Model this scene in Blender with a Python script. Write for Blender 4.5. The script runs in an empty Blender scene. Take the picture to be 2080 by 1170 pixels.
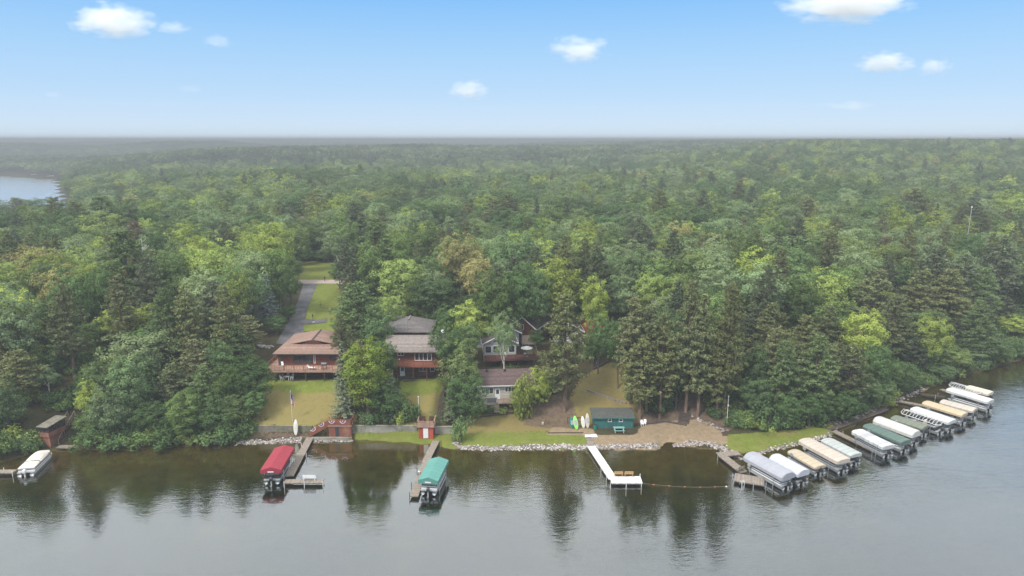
import bpy, math, random
import numpy as np
from mathutils import Vector, Matrix

# ------------------------------------------------------------------ camera, sky, sun, exposure
S = bpy.context.scene
COL = S.collection
HC, PITCH, F = 51.0, math.radians(12.28), 1387.0          # eye height above the lake, downward tilt, focal length in photo pixels
cd = bpy.data.cameras.new("Camera"); cam = bpy.data.objects.new("Camera", cd); COL.objects.link(cam)
cam.location = (0, 0, HC); cam.rotation_euler = (math.pi/2 - PITCH, 0, 0)
cd.sensor_width = 36.0; cd.lens = 36.0*F/2080.0; cd.clip_start = 0.5; cd.clip_end = 40000
S.camera = cam
S.view_settings.view_transform = 'Standard'; S.view_settings.look = 'None'
S.view_settings.exposure = 0.34; S.view_settings.gamma = 1.0
S.cycles.use_denoising = True; S.cycles.use_adaptive_sampling = False
S.cycles.max_bounces = 6; S.cycles.diffuse_bounces = 3; S.cycles.glossy_bounces = 2
S.cycles.transmission_bounces = 2; S.cycles.volume_bounces = 3; S.cycles.transparent_max_bounces = 12
S.cycles.caustics_reflective = False; S.cycles.caustics_refractive = False

SUN_EL, SUN_AZ = 50.0, 222.0                               # degrees; azimuth clockwise from north (+Y)
world = bpy.data.worlds.new("World"); S.world = world; world.use_nodes = True
nt = world.node_tree; nt.nodes.clear()
def N(tree, typ, **kw):
    n = tree.nodes.new(typ)
    for k, v in kw.items():
        if k in ('loc',): continue
        if hasattr(n, k): setattr(n, k, v)
        else: n.inputs[k].default_value = v
    return n
def Lk(tree, a, b): tree.links.new(a, b)
def ramp(tree, stops, interp='LINEAR'):
    n = tree.nodes.new('ShaderNodeValToRGB'); r = n.color_ramp; r.interpolation = interp
    while len(r.elements) > 1: r.elements.remove(r.elements[0])
    for i, (p, c) in enumerate(stops):
        e = r.elements[0] if i == 0 else r.elements.new(p)
        e.position = p; e.color = (c[0], c[1], c[2], 1) if len(c) == 3 else c
    return n
def mixc(tree, fac, a, b, mode='MIX'):
    n = tree.nodes.new('ShaderNodeMix'); n.data_type = 'RGBA'; n.blend_type = mode
    for s, v in ((0, fac), (6, a), (7, b)):
        if hasattr(v, 'is_output'): tree.links.new(v, n.inputs[s])
        elif s == 0: n.inputs[0].default_value = v
        else: n.inputs[s].default_value = (v[0], v[1], v[2], 1)
    return n.outputs[2]
def math_(tree, op, a, b=None, c=None, clamp=False):
    n = tree.nodes.new('ShaderNodeMath'); n.operation = op; n.use_clamp = clamp
    for i, v in enumerate((a, b, c)):
        if v is None: continue
        if hasattr(v, 'is_output'): tree.links.new(v, n.inputs[i])
        else: n.inputs[i].default_value = v
    return n.outputs[0]
out = N(nt, 'ShaderNodeOutputWorld'); bg = N(nt, 'ShaderNodeBackground', Strength=0.1)
sky = nt.nodes.new('ShaderNodeTexSky'); sky.sky_type = 'NISHITA'; sky.sun_disc = False
sky.sun_elevation = math.radians(SUN_EL); sky.sun_rotation = math.radians(SUN_AZ); sky.altitude = 300
sky.air_density = 1.0; sky.dust_density = 0.6; sky.ozone_density = 1.5
tc = N(nt, 'ShaderNodeTexCoord'); sep = N(nt, 'ShaderNodeSeparateXYZ'); Lk(nt, tc.outputs['Generated'], sep.inputs[0])
# low blue sky with a pale horizon, thin bright cloud deck overhead
low = ramp(nt, [(0.0, (6.3, 7.4, 8.6)), (0.012, (5.5, 6.9, 8.3)), (0.03, (4.9, 6.4, 8.1)), (0.06, (4.1, 5.9, 8.0)), (0.12, (3.1, 5.3, 7.9)), (0.19, (1.9, 4.4, 7.9))])
Lk(nt, sep.outputs['Z'], low.inputs[0])
blue = mixc(nt, 0.92, sky.outputs[0], low.outputs[0])
cn = N(nt, 'ShaderNodeTexNoise', Scale=2.2, Detail=4.0); mp = N(nt, 'ShaderNodeMapping'); mp.inputs['Scale'].default_value = (1, 1, 2.5)
Lk(nt, tc.outputs['Generated'], mp.inputs[0]); Lk(nt, mp.outputs[0], cn.inputs['Vector'])
deck = ramp(nt, [(0.35, (11.5, 12.3, 13.1)), (0.65, (15.5, 15.7, 15.9))]); Lk(nt, cn.outputs[0], deck.inputs[0])
mr = N(nt, 'ShaderNodeMapRange'); mr.inputs[1].default_value = 0.21; mr.inputs[2].default_value = 0.42; Lk(nt, sep.outputs['Z'], mr.inputs[0])
Lk(nt, mixc(nt, mr.outputs[0], blue, deck.outputs[0]), bg.inputs[0]); Lk(nt, bg.outputs[0], out.inputs[0])

sd = bpy.data.lights.new("Sun", 'SUN'); sd.energy = 3.1; sd.angle = math.radians(12); sd.color = (1.0, 0.95, 0.86)
sun = bpy.data.objects.new("Sun", sd); COL.objects.link(sun)
az, el = math.radians(SUN_AZ), math.radians(SUN_EL)
sv = Vector((math.sin(az)*math.cos(el), math.cos(az)*math.cos(el), math.sin(el)))
sun.rotation_euler = (-sv).to_track_quat('-Z', 'Y').to_euler(); sun.location = (-200, -300, 400)

# ------------------------------------------------------------------ photo geometry: where a pixel's ray meets a height
CP, SP = math.cos(PITCH), math.sin(PITCH)
def W(px, py, z=0.0):
    a = (px-1040)/F; b = (585-py)/F
    t = (z-HC)/(-SP+b*CP)
    return a*t, (CP+b*SP)*t
def proj(x, y, z):
    x, y, z = np.asarray(x, float), np.asarray(y, float), np.asarray(z, float)-HC
    dp = y*CP - z*SP; v = y*SP + z*CP
    dp = np.where(dp < 1, 1, dp)
    return 1040+F*x/dp, 585-F*v/dp, dp
def sm(a, b, x):
    t = np.clip((x-a)/(b-a), 0, 1); return t*t*(3-2*t)
rng0 = np.random.default_rng(5)
_wv = [(rng0.uniform(-1, 1), rng0.uniform(-1, 1), rng0.uniform(0, 6.28)) for _ in range(8)]
def wob(x, y, L):
    return sum(np.sin((a*x+b*y)*6.28/L+c) for a, b, c in _wv)/8.0

# ------------------------------------------------------------------ terrain
_sh = [(-900, 990), (-300, 960), (-60, 945), (0, 938), (60, 925), (130, 913), (250, 914), (350, 908), (440, 903), (500, 900), (600, 900), (715, 893),
       (800, 897), (880, 903), (925, 912), (1190, 913), (1335, 914), (1352, 898), (1375, 898), (1400, 908), (1470, 912), (1500, 921), (1560, 914), (1600, 909),
       (1680, 886), (1740, 862), (1800, 834), (1830, 812), (1880, 792), (1930, 770), (1990, 755), (2080, 728), (2300, 690), (2700, 640)]
_sp = [W(a, b, 0) for a, b in _sh]
SX = np.array([p[0] for p in _sp]); SY = np.array([p[1] for p in _sp])
def shoreY(x): return np.interp(x, SX, SY) + 0.25*np.sin(x*1.3) * (np.abs(np.asarray(x)-24.5) > 3)
PROF = {
    'fl': [(-60, -6), (-25, -2.6), (-6, -0.7), (0, 0), (1.0, .3), (6, 2.0), (14, 5.5), (25, 8), (60, 9.5)],
    'co': [(-60, -6), (-25, -2.6), (-6, -0.6), (0, 0), (.8, .45), (3, .7), (8.5, 1.1), (11, 1.6), (13, 3.3), (14, 4.3), (20, 4.6), (25, 6.4), (30, 7.8), (50, 9)],
    'be': [(-60, -6), (-25, -2.6), (-6, -0.6), (0, 0), (.8, .35), (3, .7), (9, 1.2), (12, 2.2), (18, 4.6), (25, 7), (35, 8.5), (60, 9.2)],
    'fr': [(-60, -6), (-25, -3), (-6, -0.9), (0, 0), (.8, .35), (7, .9), (11, 2.4), (18, 5), (30, 8), (60, 10)],
    'rr': [(-60, -6), (-25, -3.4), (-6, -1.1), (0, 0), (1.2, .5), (4, 1.2), (12, 3.4), (25, 7), (60, 10)],
}
ANCH = [(-52, 'fl'), (-14, 'fl'), (-12, 'co'), (6, 'co'), (12, 'be'), (40, 'be'), (46, 'fr'), (56, 'fr'), (66, 'rr')]
LAKE2 = [(-900, 352), (0, 357), (60, 360), (133, 364), (137, 400), (152, 440), (150, 505), (60, 520), (-100, 530), (-900, 560)]
_l2 = np.array([W(a, b, 0) for a, b in LAKE2])
def inpoly(x, y, P):
    x, y = np.asarray(x, float), np.asarray(y, float); r = np.zeros(np.broadcast(x, y).shape, bool)
    n = len(P)
    for i in range(n):
        x1, y1 = P[i]; x2, y2 = P[(i+1) % n]
        if y1 == y2: continue
        c = ((y1 > y) != (y2 > y)) & (x < (x2-x1)*(y-y1)/(y2-y1)+x1)
        r ^= c
    return r
def dist_poly(x, y, P):
    d = np.full(np.shape(x), 1e9)
    for i in range(len(P)):
        x1, y1 = P[i]; x2, y2 = P[(i+1) % len(P)]
        L = (x2-x1)**2+(y2-y1)**2
        t = np.clip(((x-x1)*(x2-x1)+(y-y1)*(y2-y1))/L, 0, 1)
        d = np.minimum(d, np.hypot(x-x1-t*(x2-x1), y-y1-t*(y2-y1)))
    return d
def H(x, y):
    x, y = np.broadcast_arrays(np.asarray(x, float), np.asarray(y, float))
    s = y - shoreY(x)
    zs = {k: np.interp(s, [p[0] for p in v], [p[1] for p in v]) for k, v in PROF.items()}
    z = zs[ANCH[0][1]].copy()
    for (xa, ka), (xb, kb) in zip(ANCH[:-1], ANCH[1:]):
        t = np.clip((x-xa)/(xb-xa), 0, 1); z = np.where(x >= xa, zs[ka]*(1-t)+zs[kb]*t, z)
    z = np.where(x >= ANCH[-1][0], zs[ANCH[-1][1]], z)
    # walled bank below the two log houses
    sh = shoreY(x)
    zz = np.where(y < 111.15, np.clip((y-sh)*.45, -9, .65), np.interp(y, [111.15, 111.35, 123, 130, 137, 150], [.65, 2.1, 6.0, 6.2, 8.3, 8.6]))
    w = np.clip(sm(-49.5, -47, x)*(1-sm(-14.8, -13.2, x)), 0, 1)
    z = np.where(s > 0, z*(1-w)+zz*w, z)
    far = sm(250, 1500, y)*(2+19*sm(-.12, .45, x/np.maximum(y, 1)))
    far = np.maximum(far, sm(380, 980, y)*27.5*sm(.04, .46, x/np.maximum(y, 1)))
    z = z + np.where(s > 30, sm(30, 120, s)*1.2*wob(x, y, 130), 0) + np.where(y > 200, far + sm(300, 900, y)*(26*wob(x, y, 900)+12*wob(y, x, 430))*(1-.75*sm(.15, .45, x/np.maximum(y, 1))), 0)
    z = np.where(y > 600, np.minimum(z, (31.0+3.6*sm(.0, .38, x/np.maximum(y, 1)))+.03*(z-32.5)), z); z = np.where(y > 250, np.maximum(z, 5), z)
    inl = inpoly(x, y, _l2); dl = dist_poly(x, y, _l2)
    z = np.where(inl, np.maximum(-3, -.2-dl*.05), np.where((dl < 60) & (y > 200), np.minimum(z, .3+dl*.16), z))
    return z
def G(px, py, lo=90.0):
    """where the photo's ray at a pixel meets the ground"""
    a = (px-1040)/F; b = (585-py)/F; dy = CP+b*SP; dz = -SP+b*CP
    ys = np.concatenate([np.arange(lo, 300, .25), np.arange(300, 3000, 4)])
    t = ys/dy; x = a*t; z = HC+dz*t; g = H(x, ys)
    k = np.argmax(z <= g)
    return float(x[k]), float(ys[k]), float(g[k])

# ------------------------------------------------------------------ object helpers
def tag(o, label=None, cat=None, group=None, kind=None):
    if label: o['label'] = label
    if cat: o['category'] = cat
    if group: o['group'] = group
    if kind: o['kind'] = kind
    return o
def empty(name, loc, rz=0.0, label=None, cat=None, group=None):
    o = bpy.data.objects.new(name, None); COL.objects.link(o); o.location = loc; o.rotation_euler = (0, 0, rz); o.empty_display_size = .3
    return tag(o, label, cat, group)
def link_mesh(name, me, m, parent=None):
    o = bpy.data.objects.new(name, me); COL.objects.link(o)
    if m is not None and not me.materials: me.materials.append(m)
    if parent is not None: o.parent = parent
    return o
class MB:
    def __init__(s): s.v = []; s.f = []; s.sm = False
    def add(s, vs, fs):
        n = len(s.v); s.v += [tuple(v) for v in vs]; s.f += [tuple(i+n for i in f) for f in fs]; return s
    def box(s, x0, x1, y0, y1, z0, z1, M=None):
        vs = [Vector((x, y, z)) for z in (z0, z1) for x, y in ((x0, y0), (x1, y0), (x1, y1), (x0, y1))]
        if M is not None: vs = [M @ v for v in vs]
        return s.add(vs, [(0, 3, 2, 1), (4, 5, 6, 7), (0, 1, 5, 4), (1, 2, 6, 5), (2, 3, 7, 6), (3, 0, 4, 7)])
    def bar(s, a, b, w, h=None, up=(0, 0, 1)):
        a, b = Vector(a), Vector(b); h = h or w; d = (b-a); L = d.length
        if L < 1e-6: return s
        d.normalize(); u = Vector(up)
        if abs(d.dot(u)) > .97: u = Vector((0, 1, 0))
        r = d.cross(u).normalized(); u = r.cross(d).normalized()
        vs = [p + r*i*w/2 + u*j*h/2 for p in (a, b) for i, j in ((-1, -1), (1, -1), (1, 1), (-1, 1))]
        return s.add(vs, [(0, 3, 2, 1), (4, 5, 6, 7), (0, 1, 5, 4), (1, 2, 6, 5), (2, 3, 7, 6), (3, 0, 4, 7)])
    def tube(s, pts, r, n=8, cap=True):
        pts = [Vector(p) for p in pts]; rs = r if isinstance(r, (list, tuple)) else [r]*len(pts)
        base = len(s.v); vs = []; prev = None
        for i, p in enumerate(pts):
            d = (pts[min(i+1, len(pts)-1)]-pts[max(i-1, 0)]).normalized()
            u = Vector((0, 0, 1)) if abs(d.z) < .9 else Vector((1, 0, 0))
            if prev is not None: u = prev
            a = d.cross(u).normalized(); b = a.cross(d).normalized(); prev = b
            vs += [p + (a*math.cos(t)+b*math.sin(t))*rs[i] for t in [6.28318*k/n for k in range(n)]]
        fs = [(i*n+k, i*n+(k+1) % n, (i+1)*n+(k+1) % n, (i+1)*n+k) for i in range(len(pts)-1) for k in range(n)]
        if cap: fs += [tuple(range(n)), tuple((len(pts)-1)*n+k for k in reversed(range(n)))]
        return s.add(vs, fs)
    def cyl(s, x, y, z0, z1, r, n=12, r2=None): return s.tube([(x, y, z0), (x, y, z1)], [r, r if r2 is None else r2], n)
    def prism(s, poly, z0, z1, M=None):
        n = len(poly); vs = [Vector((x, y, z0)) for x, y in poly]+[Vector((x, y, z1)) for x, y in poly]
        if M is not None: vs = [M @ v for v in vs]
        return s.add(vs, [tuple(reversed(range(n))), tuple(range(n, 2*n))]+[(i, (i+1) % n, n+(i+1) % n, n+i) for i in range(n)])
    def loft(s, rings, close=True, caps=True):
        n = len(rings[0]); vs = [v for r in rings for v in r]
        fs = [(i*n+k, i*n+(k+1) % n, (i+1)*n+(k+1) % n, (i+1)*n+k) for i in range(len(rings)-1) for k in range(n if close else n-1)]
        if caps: fs += [tuple(reversed(range(n))), tuple((len(rings)-1)*n+k for k in range(n))]
        return s.add(vs, fs)
    def slab(s, quad, t):
        """a thick sheet through coplanar points, thickness t along its normal downwards"""
        q = [Vector(v) for v in quad]; nrm = (q[1]-q[0]).cross(q[2]-q[0]).normalized()
        if nrm.z < 0: nrm = -nrm
        n = len(q); vs = q+[v-nrm*t for v in q]
        up = (q[1]-q[0]).cross(q[2]-q[0]).z > 0
        fs = [tuple(range(n)), tuple(reversed(range(n, 2*n)))]+[(i, n+i, n+(i+1) % n, (i+1) % n) for i in range(n)]
        if not up: fs = [tuple(reversed(f)) for f in fs]
        return s.add(vs, fs)
    def build(s, name, m, parent=None, smooth=False, label=None):
        me = bpy.data.meshes.new(name); me.from_pydata([tuple(v) for v in s.v], [], s.f); me.update()
        if smooth: me.polygons.foreach_set('use_smooth', [True]*len(me.polygons))
        o = link_mesh(name, me, m, parent)
        if label: o['label'] = label
        return o
def copy_tree(o, parent=None, label=None):
    c = o.copy(); COL.objects.link(c)
    if parent is not None: c.parent = parent
    for ch in [x for x in bpy.data.objects if x.parent == o]: copy_tree(ch, c)
    if label: c['label'] = label
    return c

# ------------------------------------------------------------------ materials
def mat(name, col, rough=.75, nscale=3.0, namt=.18, bump=0.0, bscale=None, metal=0.0, spec=.4, stretch=None, wave=None, dirt=None):
    m = bpy.data.materials.new(name); m.use_nodes = True; t = m.node_tree; b = t.nodes['Principled BSDF']
    b.inputs['Roughness'].default_value = rough; b.inputs['Metallic'].default_value = metal; b.inputs['Specular IOR Level'].default_value = spec
    tcn = N(t, 'ShaderNodeTexCoord'); vec = tcn.outputs['Object']
    if stretch:
        mpn = N(t, 'ShaderNodeMapping'); mpn.inputs['Scale'].default_value = stretch; Lk(t, vec, mpn.inputs[0]); vec = mpn.outputs[0]
    nz = N(t, 'ShaderNodeTexNoise', Scale=nscale, Detail=5.0, Roughness=.65); Lk(t, vec, nz.inputs['Vector'])
    lo = [max(0, c*(1-namt*1.6)) for c in col]; hi = [min(1, c*(1+namt*1.6)) for c in col]
    r = ramp(t, [(.28, lo), (.72, hi)]); Lk(t, nz.outputs[0], r.inputs[0]); c = r.outputs[0]
    if wave:      # board joints: (axis vector scale, width, darkening)
        ax, per, dk = wave
        sx = N(t, 'ShaderNodeSeparateXYZ'); Lk(t, tcn.outputs['Object'], sx.inputs[0])
        fr = math_(t, 'FRACT', math_(t, 'MULTIPLY', sx.outputs[ax], 1.0/per))
        ln = math_(t, 'LESS_THAN', fr, .14)
        fl = math_(t, 'FLOOR', math_(t, 'MULTIPLY', sx.outputs[ax], 1.0/per)); wn = N(t, 'ShaderNodeTexWhiteNoise'); wn.noise_dimensions = '1D'; Lk(t, fl, wn.inputs['W'])
        nv = .35 if dk > .4 or name[:6] != 'canvas' else .06; v = math_(t, 'ADD', math_(t, 'MULTIPLY', wn.outputs[0], nv), 1-nv/2)
        cm = N(t, 'ShaderNodeCombineXYZ'); [Lk(t, v, cm.inputs[i]) for i in range(3)]
        c = mixc(t, 1.0, c, cm.outputs[0], 'MULTIPLY'); c = mixc(t, math_(t, 'MULTIPLY', ln, dk), c, [x*.25 for x in col])
    if dirt:
        n2 = N(t, 'ShaderNodeTexNoise', Scale=dirt[1], Detail=6.0); Lk(t, tcn.outputs['Object'], n2.inputs['Vector'])
        rr = ramp(t, [(dirt[3] if len(dirt) > 3 else .5, (0, 0, 0)), (.7, (1, 1, 1))]); Lk(t, n2.outputs[0], rr.inputs[0])
        c = mixc(t, math_(t, 'MULTIPLY', rr.outputs[0], dirt[2]), c, dirt[0])
    Lk(t, c, b.inputs['Base Color'])
    if bump:
        bn = N(t, 'ShaderNodeTexNoise', Scale=bscale or nscale*3, Detail=4.0); Lk(t, vec, bn.inputs['Vector'])
        bp = N(t, 'ShaderNodeBump', Strength=bump, Distance=.05); Lk(t, bn.outputs[0], bp.inputs['Height']); Lk(t, bp.outputs[0], b.inputs['Normal'])
    return m
M = {
    'white': mat('white_paint', (.72, .72, .72), .5, 5, .06), 'alu': mat('aluminium', (.55, .57, .6), .35, 6, .1, metal=.6),
    'galv': mat('galvanised', (.42, .44, .46), .5, 6, .15, metal=.4), 'black': mat('black_plastic', (.025, .027, .03), .4, 5, .2),
    'navy': mat('navy_cover', (.02, .025, .06), .5, 5, .2), 'seat': mat('vinyl_seat', (.35, .34, .33), .6, 5, .15),
    'glass': mat('window_glass', (.03, .035, .045), .08, 2, .3, spec=.9),
    'wood_grey': mat('weathered_boards', (.25, .21, .175), .85, 3, .2, .3, 20, wave=(1, .2, .7), dirt=((.12, .1, .08), 1.2, .5)),
    'wood_red': mat('red_stained_wood', (.21, .072, .045), .75, 3, .2, .2, 15), 'wood_redh': mat('red_log_siding', (.125, .036, .024), .8, 2, .22, wave=(2, .22, .55)),
    'wood_brown': mat('brown_log_siding', (.10, .036, .028), .8, 2, .25, wave=(2, .22, .65)),
    'deckred': mat('faded_red_deck', (.36, .225, .17), .8, 3, .15, wave=(0, .15, .5)), 'darkwood': mat('dark_timber', (.06, .042, .032), .85, 4, .3),
    'tie': mat('landscape_timber', (.085, .065, .055), .9, 3, .3, .4, 12),
    'shingle_brown': mat('brown_shingles', (.235, .150, .118), .9, 2.2, .14, .5, 9, wave=(1, .32, .22)), 'shingle_tan': mat('weathered_shingles', (.195, .165, .15), .9, 2.2, .17, .5, 9, wave=(1, .32, .25)),
    'shingle_grey': mat('grey_shingles', (.125, .112, .11), .9, 2.2, .17, .5, 9, wave=(1, .32, .25)), 'shingle_maroon': mat('maroon_shingles', (.098, .066, .064), .9, 2.2, .17, .5, 9, wave=(1, .32, .25)), 'shingle_dark': mat('dark_shingles', (.072, .058, .058), .9, 2.2, .2, .5, 9, wave=(1, .32, .25)),
    'beige': mat('beige_siding', (.44, .41, .36), .7, 3, .07, wave=(2, .2, .3)), 'trim': mat('white_trim', (.7, .7, .69), .55, 6, .05),
    'greyhouse': mat('grey_siding', (.33, .34, .35), .7, 3, .08, wave=(2, .2, .3)),
    'teal': mat('teal_boards', (.028, .125, .12), .75, 2, .18, .2, 10, wave=(0, .3, .5), dirt=((.05, .09, .08), 1.5, .5)), 'tealroof': mat('tar_roof', (.075, .075, .07), .95, 2.5, .25, .4, 10, dirt=((.05, .1, .06), 1.2, .5)),
    'concrete': mat('stained_concrete', (.30, .28, .25), .95, 1.2, .2, .5, 6, dirt=((.10, .12, .05), .55, .85, .45)),
    'rock': mat('lake_stones', (.42, .38, .36), .85, 3, .35, .3, 8), 'cedar': mat('cedar_boards', (.26, .115, .075), .8, 3, .2, wave=(0, .3, .4), dirt=((.1, .05, .035), 1.2, .6)), 'redbarn': mat('red_boards', (.38, .075, .045), .75, 3, .15, wave=(0, .3, .35)),
    'mosswall': mat('mossy_concrete', (.19, .17, .145), .95, 1.6, .3, .5, 6, dirt=((.10, .12, .035), .6, .9, .42)), 'rope': mat('buoy_rope', (.3, .26, .2), .8), 'orange': mat('orange_float', (.4, .16, .08), .6), 'greyplastic': mat('grey_cover', (.15, .155, .16), .6, 3, .2),
    'umb': mat('green_umbrella_cloth', (.02, .07, .05), .8), 'asphalt': mat('asphalt', (.095, .093, .1), .9, .35, .28, .3, 8, dirt=((.03, .03, .033), .22, .9, .5)),
    'gravel': mat('road_gravel', (.34, .27, .23), .95, 2, .15, .3, 20), 'boardwhite': mat('white_fibreglass', (.70, .69, .66), .35, 3, .05),
    'boardgreen': mat('lime_fibreglass', (.32, .75, .16), .35, 3, .06), 'boardteal': mat('teal_plastic', (.01, .2, .17), .35, 3, .1), 'boardcream': mat('cream_fibreglass', (.56, .5, .42), .4, 3, .06),
    'flagred': mat('flag_red', (.5, .03, .04), .8), 'flagblue': mat('flag_blue', (.02, .05, .28), .8), 'flagwhite': mat('flag_white', (.75, .75, .77), .8),
    'pine_bench': mat('pine_bench', (.42, .25, .11), .7, 4, .12), 'maroonstripe': mat('maroon_panel', (.18, .02, .05), .4, 3, .1), 'creamcover': mat('cream_canvas', (.63, .6, .53), .85, 2, .08, .3, 6),
    'barkp': mat('pine_bark', (.12, .08, .06), .95, 3, .3, .6, 10, stretch=(1, 1, .3)), 'barkb': mat('birch_bark', (.55, .53, .49), .8, 3, .25, stretch=(1, 1, 3), dirt=((.06, .05, .05), 3, .8)),
    'bark': mat('grey_bark', (.11, .095, .08), .95, 3, .3, .6, 10, stretch=(1, 1, .3)), 'dead': mat('bleached_branch', (.42, .4, .37), .85, 3, .2),
    'brushwood': mat('cut_brush', (.2, .14, .1), .9), 'steel': mat('mast_steel', (.45, .46, .47), .5, 3, .1, metal=.5),
}
# ------------------------------------------------------------------ ground sheet
def gridsteps(segs):
    a = [segs[0][0]]
    for s0, s1, st, g in segs:
        v = s0
        while v < s1-1e-6:
            v = min(v+st, s1); a.append(v); st *= g
    return np.array(a)
gx = gridsteps([(-100, 135, .7, 1.0)]); r = gridsteps([(135, 9000, 1.5, 1.09)])[1:]; l = -gridsteps([(100, 9000, 1.5, 1.09)])[1:][::-1]
gx = np.concatenate([l, gx, r])
gy = np.concatenate([-gridsteps([(-60, 600, 6, 1.3)])[1:][::-1], gridsteps([(60, 96, 3, 1.0), (96, 141, .55, 1.0), (141, 240, 1.2, 1.0), (240, 9000, 2.0, 1.055)])])
XX, YY = np.meshgrid(gx, gy); ZZ = H(XX, YY)
def grid_mesh(name, X, Y, Z):
    ny, nx = X.shape; me = bpy.data.meshes.new(name)
    co = np.stack([X, Y, Z], -1).reshape(-1, 3).astype(np.float32)
    i = np.arange(ny-1)[:, None]*nx+np.arange(nx-1)[None]; q = np.stack([i, i+1, i+nx+1, i+nx], -1).reshape(-1, 4)
    me.vertices.add(len(co)); me.vertices.foreach_set('co', co.ravel())
    me.loops.add(q.size); me.loops.foreach_set('vertex_index', q.ravel().astype(np.int32))
    me.polygons.add(len(q)); me.polygons.foreach_set('loop_start', np.arange(0, q.size, 4, dtype=np.int32))
    me.polygons.foreach_set('use_smooth', np.ones(len(q), bool)); me.update(calc_edges=True); return me
gm = grid_mesh('ground', XX, YY, ZZ)
LAWN = [[(500, 868), (512, 770), (600, 774), (680, 770), (720, 800), (725, 866)], [(800, 864), (815, 770), (903, 770), (905, 864)],
        [(716, 894), (716, 876), (900, 872), (960, 866), (1055, 876), (1196, 882), (1196, 915), (920, 915), (880, 904)], [(1160, 900), (1160, 880), (1196, 880), (1196, 910)],
        [(1478, 914), (1472, 884), (1620, 872), (1705, 852), (1700, 880), (1600, 915), (1530, 925)],
        [(612, 672), (640, 573), (722, 573), (715, 672)], [(590, 568), (780, 568), (770, 528), (600, 530)], [(925, 860), (935, 820), (1045, 818), (1050, 850)], [(440, 908), (520, 892), (520, 870), (440, 885)]]
DRY = [[(500, 868), (510, 800), (560, 792), (620, 800), (715, 790), (720, 866)], [(800, 864), (820, 800), (903, 800), (905, 864)], [(940, 880), (935, 845), (1060, 838), (1160, 850), (1196, 858), (1196, 880), (1050, 876)],
       [(1120, 868), (1180, 770), (1230, 735), (1300, 740), (1310, 860)], [(1490, 888), (1600, 876), (1660, 868), (1600, 885)]]
SAND = [[(1196, 920), (1206, 884), (1290, 884), (1300, 866), (1395, 850), (1440, 858), (1478, 886), (1474, 905), (1440, 900), (1380, 915)], [(1110, 882), (1120, 868), (1206, 872), (1206, 886)], [(1335, 925), (1345, 890), (1375, 890), (1382, 925)], [(1820, 820), (1890, 782), (1900, 790), (1835, 822)]]
DIRT = [[(1060, 862), (1080, 820), (1120, 800), (1165, 815), (1180, 868), (1120, 872)], [(1290, 868), (1300, 840), (1400, 840), (1500, 850), (1480, 880), (1400, 850)], [(1370, 850), (1385, 770), (1420, 770), (1430, 850)], [(955, 828), (960, 806), (1050, 806), (1050, 828)], [(500, 874), (640, 870), (640, 890), (500, 892)]]
PXg, PYg, DPg = proj(XX, YY, ZZ)
nearm = (YY > 90) & (YY < 260)
def mask(polys, soft=1):
    m = np.zeros(XX.shape)
    for P in polys: m = np.maximum(m, (inpoly(PXg, PYg, P) & nearm).astype(float))
    for _ in range(soft):
        k = m.copy(); k[1:-1, 1:-1] = (m[1:-1, 1:-1]*2+m[:-2, 1:-1]+m[2:, 1:-1]+m[1:-1, :-2]+m[1:-1, 2:])/6; m = k
    return m
MK = {'lawn': mask(LAWN, 2), 'dry': mask(DRY, 4), 'sand': mask(SAND, 1), 'dirt': mask(DIRT, 3)}
for k, v in MK.items():
    a = gm.attributes.new(k, 'FLOAT', 'POINT'); a.data.foreach_set('value', v.ravel().astype(np.float32))
ms = bpy.data.materials.new('ground_cover'); ms.use_nodes = True; t = ms.node_tree; B = t.nodes['Principled BSDF']; B.inputs['Roughness'].default_value = .95; B.inputs['Specular IOR Level'].default_value = .1
geo = N(t, 'ShaderNodeNewGeometry'); P = geo.outputs['Position']
def noise(scale, det=4.0, rough=.6):
    n = N(t, 'ShaderNodeTexNoise', Scale=scale, Detail=det, Roughness=rough); Lk(t, P, n.inputs['Vector']); return n.outputs[0]
def rampof(src, stops): r = ramp(t, stops); Lk(t, src, r.inputs[0]); return r.outputs[0]
def attr(n): a = N(t, 'ShaderNodeAttribute'); a.attribute_name = n; return a.outputs['Fac']
floor_c = rampof(noise(.45, 6), [(.3, (.030, .026, .014)), (.5, (.045, .040, .020)), (.7, (.045, .062, .022))])
floor_c = mixc(t, rampof(noise(3.0, 4), [(.45, (0, 0, 0)), (.7, (1, 1, 1))]), floor_c, (.075, .055, .032))
green_c = rampof(noise(.7, 9, .8), [(.3, (.10, .12, .024)), (.5, (.15, .185, .036)), (.72, (.22, .25, .05))])
green_c = mixc(t, rampof(noise(.22, 4), [(.42, (0, 0, 0)), (.62, (.4, .4, .4))]), green_c, (.21, .185, .06))
green_c = mixc(t, rampof(noise(9.0, 3), [(.4, (0, 0, 0)), (.62, (.55, .55, .55))]), green_c, (.075, .10, .018))
dry_c = rampof(noise(1.3, 9, .8), [(.3, (.15, .115, .042)), (.5, (.22, .175, .07)), (.72, (.18, .18, .05))])
dirt_c = rampof(noise(1.6, 6, .7), [(.3, (.085, .06, .045)), (.6, (.15, .108, .08)), (.8, (.12, .115, .05))])
sand_c = rampof(noise(1.3, 7, .75), [(.25, (.16, .12, .075)), (.5, (.245, .185, .12)), (.75, (.31, .24, .165))])
edge = noise(2.2, 5)
def th(a, w=.35):   # ragged edge between covers
    v = math_(t, 'ADD', a, math_(t, 'MULTIPLY', math_(t, 'SUBTRACT', edge, .5), w*2))
    n = N(t, 'ShaderNodeMapRange'); n.inputs[1].default_value = .4; n.inputs[2].default_value = .62; Lk(t, v, n.inputs[0]); return n.outputs[0]
c = mixc(t, th(attr('lawn')), floor_c, green_c)
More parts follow.
